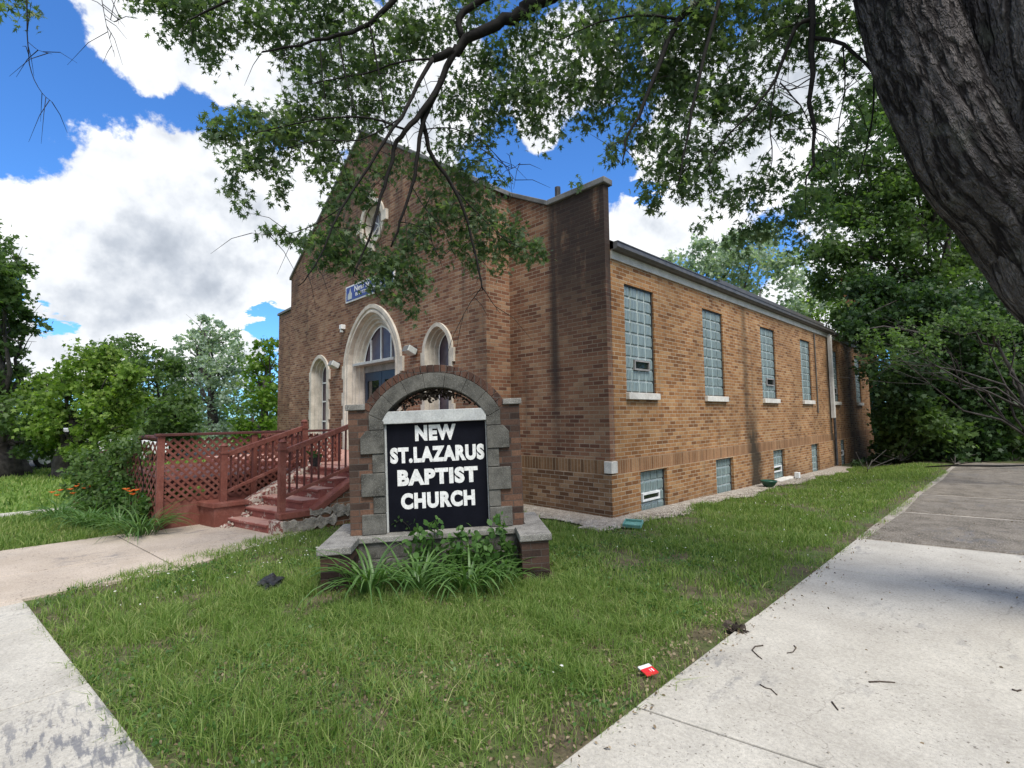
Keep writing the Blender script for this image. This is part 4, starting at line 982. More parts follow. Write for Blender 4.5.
for u, v, h in ((.05, .3, .4), (.3, .35, .5), (.45, .3, .42), (.63, .3, .62), (.2, .45, .36), (.5, .42, .34), (-.1, .22, .56), (.74, .36, .36), (-.2, .22, .5)):
    q = Vector(sp(u, v)); e = q+Vector((random.uniform(-.08, .08), random.uniform(-.08, .08), h)); b.tube([q, q.lerp(e, .5)+Vector((.02, 0, 0)), e], [.006, .005, .003], 5)
    for i in range(70): k_ = random.uniform(.2, 1.02); pts.append(q.lerp(e, k_)+Vector((random.gauss(0, .075*(1.15-k_*.6)), random.gauss(0, .075*(1.15-k_*.6)), random.gauss(0, .02))))
b.build('stems', 'weed_leaf', wd, fix=False); link('leaves', npmesh('leaves', *leaves(OVAL, np.array(pts), .08, .3, .3)), 'weed_leaf', wd)
vn = thing('climbing_vine', 'thin dark vine tendril across the bottom of the black sign panel', 'vine', sp(-.4, .0))
b = MB(); q0 = SO+sa*-.42; w = [SO+sa*u+sn*(-.035)+Vector((0, 0, z)) for u, z in ((-.3, .36), (-.34, .46), (-.42, .53), (-.47, .49))]; b.tube(w, .004, 5); b.build('stem', 'branch_bark', vn, fix=False)
pts = np.array([tuple(x) for x in w for _ in range(7)])+rng.normal(size=(28, 3))*(.03, .005, .03); link('leaves', npmesh('leaves', *leaves(OVAL, pts, .035)), 'dark_leaf', vn)
# bed beside the ramp: daylilies, shrub, vine
def bedlily(px, py, n, L, lab):
    g = gr(px, py); return lily('daylily_plant', lab, (g.x, g.y, 0), n, L, .022, .2, 'daylilies beside the ramp')
D1 = bedlily(140, 536, 90, .72, 'big arching daylily clump nearest the church walk, in front of the red ramp skirt')
D2 = bedlily(118, 530, 80, .72, 'arching daylily clump in the ramp bed with red orange blooms above it')
D3 = bedlily(88, 527, 80, .7, 'arching daylily clump in the ramp bed, left of the blooms')
D4 = bedlily(60, 519, 70, .65, 'leftmost daylily clump of the ramp bed, with pale orange blooms')
D5 = bedlily(95, 513, 70, .7, 'daylily clump behind the others in the ramp bed, with a row of orange blooms')
def bloom(px, py, dd, par, s=.05):
    p = at(px, py, dd); b = MB(); 
    P6 = []
    for k in range(6):
        a = k*math.pi/3+random.random()*.3; d = Vector((math.cos(a), math.sin(a), .35)).normalized(); sd = Vector((-math.sin(a), math.cos(a), 0))
        b.add([p, p+d*s*.6+sd*s*.25+Vector((0, 0, s*.3)), p+d*s*1.2+Vector((0, 0, s*.1)), p+d*s*.6-sd*s*.25+Vector((0, 0, s*.3))], [(0, 1, 2, 3)])
    b.build('flower', 'flower_orange', par, fix=False)
    b = MB(); b.tube([p, Vector((p.x, p.y, p.z-.3))], .004, 4); b.build('stalk', 'daylily_leaf', par, fix=False)
for px, py in ((126, 490), (133, 495), (130, 492), (136, 491)): bloom(px, py, 7.2, D2, .05)
for px, py in ((52, 493), (57, 496), (60, 491)): bloom(px, py, 8.6, D4, .05)
for px, py in ((70, 490), (76, 487), (81, 485), (85, 489), (90, 487), (73, 494)): bloom(px, py, 8.8, D5, .05)
sb = thing('leafy_shrub', 'broad leaved green shrub growing against the lattice of the ramp', 'shrub', gr(125, 520))
g = gr(125, 522); b = MB()
bl = [pxblob(px, py, r, d, w) for px, py, r, d, w in ((140, 500, 22, 8.0, 1), (125, 485, 20, 8.6, 1), (150, 485, 16, 8.2, .8), (112, 478, 22, 9.2, 1.1), (100, 495, 20, 9.2, 1), (155, 508, 14, 7.7, .8), (90, 480, 14, 9.8, .6), (150, 515, 14, 7.6, .7))]
for c, r, _ in bl: b.tube(wobble(g, c, 4, .05), [.012, .01, .008, .006, .004], 5)
b.build('stems', 'branch_bark', sb, fix=False)
link('leaves', npmesh('leaves', *leaves(OVAL, crown_points(bl, 330, .3, 9), .075, .2, .5)), 'weed_leaf', sb)
cv = thing('climbing_vine', 'mass of climbing vine covering the left lattice and the sloping rail of the ramp', 'vine', (-10.5, 1.4, 0))
bl = []
for i in range(15):
    q = .35+3.7*i/14; zt_ = ltop(q)
    for zz in np.arange(.35, zt_+.08, .3):
        if q > 1.0 or zz > 1.15 or zz < .5: bl.append(((XP+LU.x*q+LN.x*.09, YP+LU.y*q+LN.y*.09, zz), (.2, .13, .18), random.uniform(.5, 1.1)*(1 if q > 1.0 else .55)))
b = MB()
for i in range(4): q = .5+i*.9; b.tube(wobble((XP+LU.x*q, YP+LU.y*q-.06, 0), (XP+LU.x*(q+.3), YP+LU.y*(q+.3)-.06, ltop(q)), 4, .06), .008, 5)
b.build('stems', 'branch_bark', cv, fix=False); link('leaves', npmesh('leaves', *leaves(OVAL, crown_points(bl, 130, .32, 7), .075, .3, .4)), 'mid_leaf', cv)

# ------------------------------------------------------------------ small things on the ground
c = gr(648, 670, .03)
t = thing('packet', 'red and white printed packet lying in the grass at the sidewalk edge', 'litter', c, R(-28))
b = MB(); b.box(-.055, .055, -.04, .04, -.004, .004, Matrix.Rotation(R(8), 4, 'X')); k = b.build('card', 'red_print', t, True)
b = MB(); b.box(-.0552, -.02, -.0402, .0402, -.0045, .0048, Matrix.Rotation(R(8), 4, 'X')); b.build('label', 'letter_white', t, True)
b = MB(); b.box(.0, .035, .018, .026, .0041, .0047, Matrix.Rotation(R(8), 4, 'X')); b.box(.0, .03, .005, .009, .0041, .0047, Matrix.Rotation(R(8), 4, 'X')); b.build('print_line', 'letter_white', t, True)
def twig(pixels, lab, r=.004):
    P = [gr(x, y, .028) for x, y in pixels]; b = MB(); b.tube(P, [r*(1-.4*i/len(P)) for i in range(len(P))], 6)
    o = b.build('twig', 'twig_bark', fix=False, smooth=True); tag(o, lab, 'twig', 'fallen twigs on the sidewalk')
twig([(763, 645.5), (755, 646.5), (752, 650), (757, 655), (762, 659)], 'hook shaped dark twig on the pale sidewalk slab, nearest the grass', .005)
twig([(794, 645.5), (796, 648), (793, 652), (787, 653)], 'short curved twig lying just right of the hook shaped twig', .004)
twig([(760, 684.5), (766, 688), (771, 689), (777, 695)], 'thin wavy twig on the sidewalk below the hook shaped twig', .004)
twig([(869, 682), (880, 681.5), (895, 682.5)], 'straight brown stick lying level in the middle of the sidewalk', .0055)
twig([(832, 702), (835, 706), (838, 710)], 'tiny dark twig on the sidewalk below the straight stick', .005)
twig([(1012, 689.5), (1017, 691), (1021, 690)], 'short dark twig at the right side of the sidewalk', .006)
c = gr(736, 629, .03)
t = thing('dirt_clod', 'dark clod of dirt and dead leaves on the edge of the pale sidewalk', 'clod', c)
o = link('crumbs', npmesh('crumbs', *leaves(OVAL, np.array(c)+rng.normal(size=(90, 3))*(.035, .022, .006), .05, 0, .4)), 'twig_bark', t)
for px, py, n_, lab in ((550, 672, 3, 'white paper scrap in the bare patch of lawn'), (553, 597, 6, 'pale shredded scrap in the grass right of the sign base')):
    c = np.array(gr(px, py, .04))
    for k in range(n_):
        o = link('paper_scrap', npmesh('paper_scrap', *leaves(OVAL, c+rng.normal(size=(1, 3))*(.06, .06, .006), .022, 0, 1.2)), 'letter_white'); tag(o, lab, 'litter', lab.replace('paper ', ''))
c = gr(271, 583, .05)
t = thing('plastic_bag', 'crumpled black plastic bag lying in the lawn left of the sign', 'bag', c)
P = []; b = MB(); bm = bmesh.new(); bmesh.ops.create_icosphere(bm, subdivisions=3, radius=.1)
for v in bm.verts:
    k = 1+.35*math.sin(v.co.x*60+v.co.y*35)*math.cos(v.co.z*50+v.co.x*22); v.co = Vector((v.co.x*k*1.2, v.co.y*k, max(-.03, v.co.z*k*.65)))
me = bpy.data.meshes.new('bag'); bm.to_mesh(me); bm.free(); me.transform(Matrix.Translation(c)); link('bag', me, 'black_plastic', t)
c = gr(633, 524, .05)
t = thing('splash_tray', 'teal plastic tray lying on the gravel below the first basement window', 'tray', c, R(20))
b = MB(); mx = Matrix.Rotation(R(12), 4, 'X'); b.box(-.13, .13, -.1, .1, -.02, .0, mx)
for a in ((-.13, .13, -.1, -.085), (-.13, .13, .085, .1), (-.13, -.115, -.085, .085), (.115, .13, -.085, .085)): b.box(*a, .0, .035, mx)
b.build('tray', 'teal_plastic', t, True, bevel=.008)
c = gr(770, 487, .0)
c = gr(769, 487, -.07)
t = thing('plant_saucer', 'dark green plastic bowl on the gravel near the wall stain', 'bowl', c)
b = MB(); b.lathe([(.08, 0), (.12, .04), (.17, .12), (.18, .15), (.16, .15), (.11, .06), (.02, .05)], c, 18, None); b.build('bowl', 'green_plastic', t, smooth=True)
c = gr(792, 482)
t = thing('white_block', 'small white block standing at the end of the basement window sill', 'block', (c.x-.2, 14.6, -.1))
b = MB(); b.box(c.x-.44, c.x-.33, 14.55, 14.68, -.1, .05); b.build('block', 'white_paint', t, bevel=.01)
# ------------------------------------------------------------------ the big maple over the sidewalk
mp = thing('silver_maple', 'big forked maple with furrowed trunk, its branches hanging over the church lawn', 'tree', (.75, 4.35, 0))
def P(x, y, d): return at(x, y, d)
b = MB()
FK = P(1010, 285, 3.45)
base = P(1165, 640, 3.3); base.z = -.15
def stem(pts, rad, n=20):
    """thick stem with lumpy bark ridges"""
    pts = [Vector(p) for p in pts]
    fine = []; rr = []
    K = len(pts)
    for i in range(K-1):
        for j in range(18):
            t = j/18; p0, p1, p2, p3 = pts[max(i-1, 0)], pts[i], pts[i+1], pts[min(i+2, K-1)]
            fine.append(.5*((2*p1)+(p2-p0)*t+(2*p0-5*p1+4*p2-p3)*t*t+(3*p1-p0-3*p2+p3)*t**3)); rr.append(rad[i]*(1-t)+rad[i+1]*t)
    fine.append(pts[-1]); rr.append(rad[-1]); o = len(b.v); n = 120
    b.tube(fine, rr, n)
    for i in range(len(fine)):
        for j in range(n):
            v = Vector(b.v[o+i*n+j]); c = fine[i]; d = v-c
            a = 2*math.pi*j/n; k = 1+.03*math.sin(a*3+i*.05)+.02*math.sin(a*7+1.2*math.sin(i*.12))+.05*(abs(math.sin(a*9.5+1.1*math.sin(i*.11)+.8*math.sin(i*.047+a*2)))-.6)+.028*(abs(math.sin(a*19+1.3*math.sin(i*.17+a*3)))-.6)*(.6+.4*math.sin(i*.4+a*5))
            b.v[o+i*n+j] = tuple(c+d*k)
low = P(1078, 330, 3.5); low2 = base
low = P(1155, 345, 3.55); base = P(1250, 640, 3.4); base.z = -.15
stem([base, base.lerp(low, .5)+Vector((.04, 0, 0)), low, P(1078, 272, 3.5), P(1012, 206, 3.5), P(970, 160, 3.5), P(937, 96, 3.55), P(917, 45, 3.6), P(904, 0, 3.65), P(882, -80, 3.75), P(840, -210, 4.1), P(765, -420, 4.8)], [.62, .48, .44, .42, .335, .30, .28, .275, .27, .26, .23, .17])
stem([low+Vector((.03, 0, -.25)), P(1070, 262, 3.42), P(1050, 170, 3.35), P(1040, 90, 3.32), P(1022, 0, 3.35), P(1014, -100, 3.45), P(1040, -330, 3.8)], [.3, .39, .355, .345, .335, .3, .2])
b.build('trunk', 'bark_trunk', mp, smooth=True, fix=False); tr_ = bpy.context.scene.objects['trunk'] if False else mp.children[0]
me = tr_.data; uvd = me.uv_layers[0].data; NS = 120
for pl in me.polygons:
    js = [me.loops[li].vertex_index % NS for li in pl.loop_indices]; wrap = max(js)-min(js) > NS/2
    for li, j in zip(pl.loop_indices, js):
        i_ = me.loops[li].vertex_index//NS; uvd[li].uv = ((j+(NS if wrap and j < NS/2 else 0))/NS*2.1, i_*.031)
b = MB(); BR = []
def limb(px, r0, r1, n=8):
    pts = [P(*p) for p in px]; K = len(pts); fine = []
    for i in range(K-1):
        for j in range(3):
            t = j/3; p0, p1, p2, p3 = pts[max(i-1, 0)], pts[i], pts[i+1], pts[min(i+2, K-1)]
            fine.append(.5*((2*p1)+(p2-p0)*t+(2*p0-5*p1+4*p2-p3)*t*t+(3*p1-p0-3*p2+p3)*t**3)+Vector((random.gauss(0, 1), random.gauss(0, 1), random.gauss(0, 1)))*r0*.22)
    fine.append(pts[-1]); m = len(fine)
    b.tube(fine, [r0*(1-i/(m-1))+r1*i/(m-1) for i in range(m)], n); BR.append((fine, r0, r1)); return fine
ML = [(800, -340, 4.4), (690, -130, 4.8), (600, -40, 5.), (534, 2, 5.1), (519, 13, 5.1), (495, 25, 5.1), (456, 47, 5.1), (433, 59, 5.1)]
limb(ML, .1, .036, 10)
limb([(560, -30, 5.05), (484, 0, 5.1), (459, 18, 5.1), (462, 38, 5.1)], .032, .034)
limb([(456, 47, 5.1), (441, 80, 5.1), (422, 112, 5.05), (405, 130, 5.0), (394, 150, 5.), (385, 187, 4.95), (376, 216, 4.9), (365, 247, 4.9), (353, 276, 4.85)], .036, .007)
limb([(441, 80, 5.1), (424, 120, 5.1), (418, 150, 5.1), (412, 187, 5.1), (400, 222, 5.05), (391, 247, 5.05)], .029, .009)
limb([(422, 112, 5.1), (430, 150, 5.2), (453, 187, 5.25), (468, 222, 5.3), (479, 273, 5.3), (483, 290, 5.3)], .026, .007)
limb([(482, 287, 5.3), (470, 303, 5.3), (462, 318, 5.3)], .006, .002, 5); limb([(482, 287, 5.3), (492, 302, 5.3), (500, 313, 5.3)], .006, .002, 5)
limb([(433, 59, 5.1), (418, 85, 5), (400, 118, 4.9), (379, 150, 4.8), (342, 207, 4.7), (316, 265, 4.6), (298, 286, 4.6)], .024, .004)
limb([(480, -60, 5.), (420, -25, 5.), (394, 0, 4.9), (370, 23, 4.9), (339, 35, 4.85), (300, 43, 4.8), (262, 52, 4.8)], .036, .008)
limb([(370, 23, 4.9), (376, 60, 4.9), (383, 100, 4.9), (386, 128, 4.9)], .01, .004, 6)
limb([(339, 38, 4.85), (345, 75, 4.85), (355, 110, 4.85), (362, 140, 4.85)], .01, .003, 6)
limb([(320, 40, 4.85), (322, 70, 4.8), (326, 105, 4.8)], .007, .003, 6)
limb([(433, 59, 5.1), (400, 62, 5), (370, 72, 5), (340, 78, 4.9), (305, 85, 4.8)], .012, .004, 6)
limb([(405, 130, 5), (370, 118, 4.9), (330, 118, 4.8), (290, 125, 4.7), (255, 133, 4.6)], .012, .004, 6)
limb([(400, 118, 4.9), (360, 140, 4.8), (320, 140, 4.7), (280, 150, 4.7)], .009, .003, 6)
limb([(342, 207, 4.7), (312, 226, 4.7), (280, 235, 4.6), (252, 233, 4.6)], .006, .002, 5)
limb([(453, 187, 5.25), (480, 215, 5.3), (510, 243, 5.3), (540, 250, 5.3)], .008, .002, 5)
limb([(420, 130, 5.1), (450, 128, 5.2), (480, 140, 5.2), (500, 160, 5.2), (515, 180, 5.2)], .007, .002, 5)
limb([(412, 187, 5.1), (425, 208, 5.1), (440, 226, 5.1), (456, 258, 5.1)], .006, .002, 5)
limb([(400, 222, 5.1), (418, 226, 5.1), (432, 242, 5.1), (437, 258, 5.1)], .006, .002, 5)
limb([(790, -260, 4.3), (720, -40, 4.5), (698, 0, 4.5), (679, 20, 4.5), (667, 43, 4.5), (644, 101, 4.5), (628, 140, 4.5), (622, 165, 4.5)], .05, .004)
limb([(679, 20, 4.5), (640, 15, 4.6), (600, 22, 4.7), (560, 40, 4.8)], .014, .004, 6)
limb([(760, -100, 4.2), (725, -30, 4.3), (718, 0, 4.3), (698, 82, 4.3), (683, 156, 4.3), (678, 185, 4.3)], .028, .004)
limb([(850, -160, 4.), (815, -60, 4.1), (811, 0, 4.1), (811, 78, 4.1), (815, 148, 4.1), (805, 185, 4.1)], .045, .005)
limb([(811, 37, 4.1), (843, 45, 4.0), (874, 74, 3.9), (890, 105, 3.85)], .018, .006, 7)
limb([(811, 20, 4.1), (795, 28, 4.1), (776, 78, 4.2), (753, 109, 4.2), (722, 144, 4.3), (706, 172, 4.3)], .02, .003, 7)
limb([(776, 78, 4.2), (770, 120, 4.2), (772, 160, 4.2), (765, 190, 4.2)], .008, .002, 5)
limb([(811, 78, 4.1), (790, 90, 4.1), (775, 85, 4.1)], .006, .003, 5); limb([(780, 83, 4.2), (800, 105, 4.1), (812, 128, 4.1), (830, 140, 4.1)], .007, .002, 5)
limb([(843, 45, 4.), (845, 90, 4), (838, 130, 4), (842, 165, 4)], .007, .002, 5); limb([(874, 74, 3.9), (872, 120, 3.9), (862, 165, 3.9), (850, 220, 3.9)], .008, .002, 5)
limb([(26, -20, 4.6), (27, 10, 4.6), (28, 45, 4.6), (31, 72, 4.6), (42, 93, 4.6), (52, 102, 4.6)], .006, .002, 5); limb([(28, 42, 4.6), (38, 50, 4.6), (52, 54, 4.6)], .003, .0015, 5)
limb([(100, -10, 4.6), (104, 12, 4.6), (108, 32, 4.6), (113, 50, 4.6)], .004, .0015, 5); limb([(104, 14, 4.6), (114, 22, 4.6), (120, 18, 4.6)], .003, .0015, 5)
limb([(480, 148, 5.2), (500, 162, 5.2), (512, 168, 5.2), (520, 163, 5.2)], .005, .0015, 5); limb([(497, 160, 5.2), (499, 170, 5.2), (494, 180, 5.2)], .003, .0015, 5)
limb([(640, -90, 4.9), (500, -60, 4.7), (330, -30, 4.6), (230, 0, 4.6), (190, 20, 4.6)], .03, .006, 7)
# fine side twigs
for f_, r0, r1 in list(BR):
    m = len(f_)
    for i in range(2, m, 1):
        if random.random() < .75 and r0 < .06:
            d = Vector((random.gauss(0, 1), random.gauss(0, 1), random.gauss(-.35, .7))).normalized(); L = random.uniform(.15, .5)
            p = f_[i]; e = p+d*L+Vector((0, 0, -L*.2)); mid = p.lerp(e, .5)+Vector((0, 0, L*.12)); b.tube([p, mid, e], [.004, .003, .0012], 4)
b.build('branches', 'branch_bark', mp, smooth=True, fix=False)
FB = [(338, 215, 12, 4.7, .5), (360, 190, 13, 4.8, .45), (385, 172, 13, 5., .4), (430, 172, 13, 5.1, .4), (355, 235, 12, 4.8, .45), (388, 268, 12, 5., .5), (440, 215, 13, 5.2, .5), (438, 245, 12, 5.2, .4), (465, 205, 15, 5.2, .5), (495, 190, 14, 5.3, .4), (475, 245, 14, 5.3, .6), (545, 255, 8, 5.3, .3), (372, 200, 10, 4.9, .35), (12, 8, 14, 4.6, .5), (30, 5, 8, 4.6, .2),
 (135, -4, 16, 4.6, .5), (165, 8, 24, 4.6, 1), (195, 20, 26, 4.6, 1.1), (206, 48, 13, 4.6, .5), (240, 2, 26, 4.6, .9), (225, 35, 12, 4.6, .4), (262, 28, 16, 4.7, .5), (290, 10, 26, 4.7, .9), (325, 0, 26, 4.8, .9), (300, 45, 20, 4.8, .6), (345, 25, 24, 4.9, .9),
 (320, 75, 20, 4.8, .8), (300, 100, 16, 4.8, .6), (226, 131, 17, 4.6, .8), (250, 122, 17, 4.6, .9), (272, 132, 19, 4.6, 1.), (297, 122, 17, 4.7, .9), (245, 160, 15, 4.6, .6), (233, 182, 12, 4.6, .55), (243, 205, 8, 4.6, .35), (284, 180, 12, 4.6, .5), (280, 198, 8, 4.6, .3), (268, 152, 14, 4.6, .5), (320, 140, 17, 4.7, .8), (333, 110, 20, 4.8, .9),
 (262, 228, 8, 4.6, .3), (285, 237, 9, 4.6, .45), (306, 240, 10, 4.6, .45), (318, 165, 18, 4.7, .6), (335, 185, 14, 4.7, .55),
 (370, 50, 26, 4.9, .9), (400, 30, 26, 5, .9), (430, 20, 26, 5.1, .9), (360, 90, 22, 4.9, .8), (390, 85, 22, 5, .7), (350, 130, 20, 4.8, .8), (375, 110, 20, 4.9, .6),
 (470, 10, 26, 5.2, .9), (500, 55, 22, 5.2, .7), (480, 80, 24, 5.2, .9), (470, 110, 22, 5.2, 1), (500, 105, 24, 5.2, 1), (520, 85, 24, 5.1, .9), (535, 120, 16, 5.1, .6), (545, 40, 28, 5., 1), (560, 85, 24, 4.9, 1), (590, 60, 28, 4.8, 1.1), (600, 20, 28, 4.8, 1.1), (625, 90, 24, 4.7, 1), (650, 50, 30, 4.6, 1.1), (590, 110, 18, 4.8, .7), (560, 140, 9, 4.9, .25), (545, 150, 7, 4.9, .15), (640, 130, 18, 4.6, .7), (650, 5, 26, 4.6, 1),
 (615, 150, 12, 4.6, .35), (580, 180, 6, 4.6, .15), (605, 160, 8, 4.6, .25),
 (450, 155, 20, 5.2, .7), (470, 180, 20, 5.2, .7), (440, 190, 18, 5.2, .55), (480, 150, 18, 5.2, .6), (400, 160, 14, 5, .4), (365, 165, 12, 4.8, .4), (345, 200, 12, 4.7, .45),
 (330, 238, 17, 4.7, .8), (345, 258, 18, 4.8, .9), (322, 262, 11, 4.7, .4), (370, 270, 18, 4.9, .9), (385, 290, 12, 4.9, .6), (410, 245, 20, 5.05, .9), (405, 275, 18, 5, .9), (398, 300, 9, 5, .4), (420, 290, 11, 5.1, .4), (414, 312, 8, 5.1, .3), (425, 222, 13, 5.1, .5),
 (455, 230, 18, 5.2, .7), (480, 222, 18, 5.3, .8), (500, 238, 18, 5.3, .9), (520, 248, 16, 5.3, .7), (538, 252, 10, 5.3, .4), (470, 262, 13, 5.3, .5), (495, 262, 12, 5.3, .35), (510, 225, 12, 5.3, .4),
 (670, 85, 24, 4.5, .9), (690, 40, 28, 4.4, 1.1), (700, 110, 24, 4.4, .9), (680, 140, 22, 4.4, .9), (660, 175, 17, 4.4, .7), (690, 180, 18, 4.4, .7), (715, 160, 16, 4.4, .6), (650, 195, 12, 4.4, .4), (655, 208, 8, 4.4, .25), (735, 70, 26, 4.3, 1), (750, 20, 28, 4.2, 1), (720, 10, 24, 4.3, .9), (760, 110, 20, 4.2, .6), (740, 130, 16, 4.3, .5), (790, 40, 22, 4.1, .7), (820, 15, 24, 4.1, .7), (850, 15, 20, 4., .5), (840, 60, 18, 4., .4), (790, 130, 16, 4.2, .35), (815, 110, 14, 4.1, .3), (780, 175, 18, 4.2, .45), (750, 190, 18, 4.3, .5), (720, 200, 14, 4.3, .4), (700, 220, 9, 4.3, .2), (830, 160, 16, 4.1, .3), (860, 140, 16, 4., .35), (860, 90, 14, 3.9, .3),
 (760, 225, 18, 4.6, .5), (735, 240, 15, 4.6, .4), (785, 215, 16, 4.6, .4), (810, 200, 16, 4.5, .4), (800, 245, 14, 4.8, .35), (820, 230, 14, 4.6, .3),
 (900, -90, 60, 4.2, .6), (780, -90, 60, 4.6, .6), (660, -80, 60, 4.8, .6), (540, -80, 60, 5, .6), (420, -70, 55, 5, .6), (300, -70, 50, 4.9, .6), (180, -70, 50, 4.8, .5)]
bl = [pxblob(x, y, r*1.12, d+.3, w*(r/20)**1.4*(.95 if (y > 140 and 300 < x < 560) else 1.)) for x, y, r, d, w in FB]
# crown parts above and behind the viewer's left and right (they shade the lawn)
for c, r, w in (((2.2, 4.2, 7.5), 1.4, 1.6), ((3.2, 6, 8.5), 1.6, 1.6), ((.8, 2.6, 7.8), 1.3, 1.3), ((1.8, 7.5, 7.6), 1.5, 1.3), ((-.5, 5.5, 8.6), 1.3, 1.3), ((3.4, 3.2, 6.6), 1.3, 1.3), ((2.6, 8.8, 6.6), 1.3, 1.3)):
    bl.append((c, (r, r, r*.7), w))
PP = crown_points(bl, 370, .36, 14)
link('crown', npmesh('crown', *leaves(MAPLE, PP, .074, .55, .4)), 'maple_leaf', mp)

# ------------------------------------------------------------------ trees beyond
def pt_at_ground(px, d): p = at(px, 430, d); return Vector((p.x, p.y, 0))
def B(lst, d, k=1.): return [pxblob(x, y, r*k, d+random.uniform(-.06, .06)*d, (r/30)**1.7) for x, y, r in lst]
# right side
tree('shade_tree', 'tall pale green tree beside the far sidewalk, behind the big maple trunk', pt_at_ground(1000, 22), at(925, 200, 22), .3,
     B([(900, 150, 38), (870, 190, 40), (910, 210, 42), (850, 235, 36), (885, 255, 38), (930, 170, 40), (950, 230, 42), (840, 280, 30), (880, 110, 30), (930, 110, 34), (960, 290, 34), (990, 250, 40), (820, 200, 26), (835, 165, 24), (1000, 190, 40), (1040, 240, 50), (1010, 130, 40), (1070, 150, 50), (900, 300, 36), (860, 320, 30)], 22), 1615, 0.175, CLUMP, 'mid_leaf', nclump=16, clump=.2)
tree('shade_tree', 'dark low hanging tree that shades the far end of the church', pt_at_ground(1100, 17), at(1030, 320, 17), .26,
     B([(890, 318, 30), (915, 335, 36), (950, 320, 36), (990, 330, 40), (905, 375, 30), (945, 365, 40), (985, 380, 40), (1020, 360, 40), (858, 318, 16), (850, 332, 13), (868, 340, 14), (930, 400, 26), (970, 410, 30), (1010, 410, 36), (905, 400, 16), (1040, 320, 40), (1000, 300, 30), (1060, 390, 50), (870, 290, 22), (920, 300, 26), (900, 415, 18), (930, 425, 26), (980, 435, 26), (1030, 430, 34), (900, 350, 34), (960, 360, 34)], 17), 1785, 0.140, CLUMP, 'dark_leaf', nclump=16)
tree('shade_tree', 'sunlit leafy sapling with pale bare twigs reaching left in front of the dark tree', pt_at_ground(1045, 10.5), at(1000, 320, 10.5), .07,
     B([(870, 338, 10), (890, 345, 14), (910, 333, 15), (935, 325, 16), (960, 318, 15), (985, 322, 15), (1010, 328, 18), (900, 360, 10), (930, 345, 12), (870, 352, 9), (1030, 360, 20), (1000, 355, 12)], 10.5), 561, 0.070, CLUMP, 'mid_leaf', bark='bark', limbs=11)
tree('background_tree', 'grey green tree rising over the church roof, just behind its gutter', pt_at_ground(735, 33), at(735, 300, 33), .35,
     B([(690, 275, 26), (715, 260, 24), (745, 265, 30), (770, 285, 30), (700, 250, 14), (735, 240, 16), (760, 245, 22), (790, 310, 22), (675, 265, 14), (720, 290, 30), (668, 262, 8)], 33), 1054, 0.252, CLUMP, 'silver_leaf', nclump=14)
tree('background_tree', 'yellow green tree peeping between the church roof end and the shade trees', pt_at_ground(815, 36), at(812, 330, 36), .3,
     B([(810, 305, 18), (825, 290, 16), (800, 320, 18), (835, 315, 20), (850, 300, 18), (785, 325, 14)], 36), 714, 0.252, CLUMP, 'bright_leaf')
def shrub(name, label, blobs, per, leaf, mat, base, group=None, cat='bush'):
    t = thing(name, label, cat, base, group=group); b = MB(); base = Vector(base)
    for c, r, _ in blobs: b.tube(wobble(base, c, 4, .07), [.01, .009, .007, .005, .003], 5)
    b.build('stems', 'bark', t, fix=False); link('leaves', npmesh('leaves', *leaves(CLUMP, crown_points(blobs, per, .26, 14), leaf, .3)), mat, t); return t
shrub('bush', 'green leafy bush at the end of the church wall, left of the far pavement', B([(912, 440, 24), (898, 448, 16), (930, 435, 26), (918, 455, 16), (905, 425, 16), (920, 412, 14), (945, 425, 18)], 16.5), 1100, .16, 'mid_leaf', gr(900, 461), 'bushes at the end of the pavement')
shrub('bush', 'dark green bush in the middle, where the far pavement disappears', B([(950, 445, 24), (970, 435, 24), (940, 455, 16), (965, 455, 18), (985, 450, 18), (955, 425, 18), (940, 462, 8), (970, 463, 8)], 16.5), 900, .16, 'dark_leaf', gr(955, 464), 'bushes at the end of the pavement')
shrub('bush', 'green leafy bush at the right, beyond the far pavement', B([(1000, 440, 22), (1025, 430, 26), (1010, 455, 18), (1040, 450, 24), (985, 425, 14), (1000, 462, 8)], 17), 1000, .16, 'mid_leaf', gr(1015, 461), 'bushes at the end of the pavement')
shrub('bush', 'dark undergrowth against the foot of the church wall past the downspout', B([(872, 459, 8), (858, 464, 5), (882, 462, 9), (890, 464, 9), (880, 450, 8)], 17.5), 700, .17, 'dark_leaf', gr(868, 469), 'bushes at the end of the pavement')
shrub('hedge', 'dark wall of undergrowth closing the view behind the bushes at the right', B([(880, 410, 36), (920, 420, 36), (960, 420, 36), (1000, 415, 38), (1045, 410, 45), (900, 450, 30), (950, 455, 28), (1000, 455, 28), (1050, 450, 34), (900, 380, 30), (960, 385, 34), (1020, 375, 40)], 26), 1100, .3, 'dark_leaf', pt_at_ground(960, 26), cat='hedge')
b = MB(); b.tube([gr(925, 467, .06), gr(950, 465.5, .16), gr(1000, 466, .1), gr(1040, 465, .08)], [.012, .025, .03, .02], 8); b.tube([gr(950, 465.5, .16), gr(965, 463, .4), gr(990, 461, .5)], [.015, .01, .006], 6)
tag(b.build('fallen_branch', 'branch_bark', fix=False, smooth=True), 'dead branch lying across the shaded far end of the pavement', 'branch')
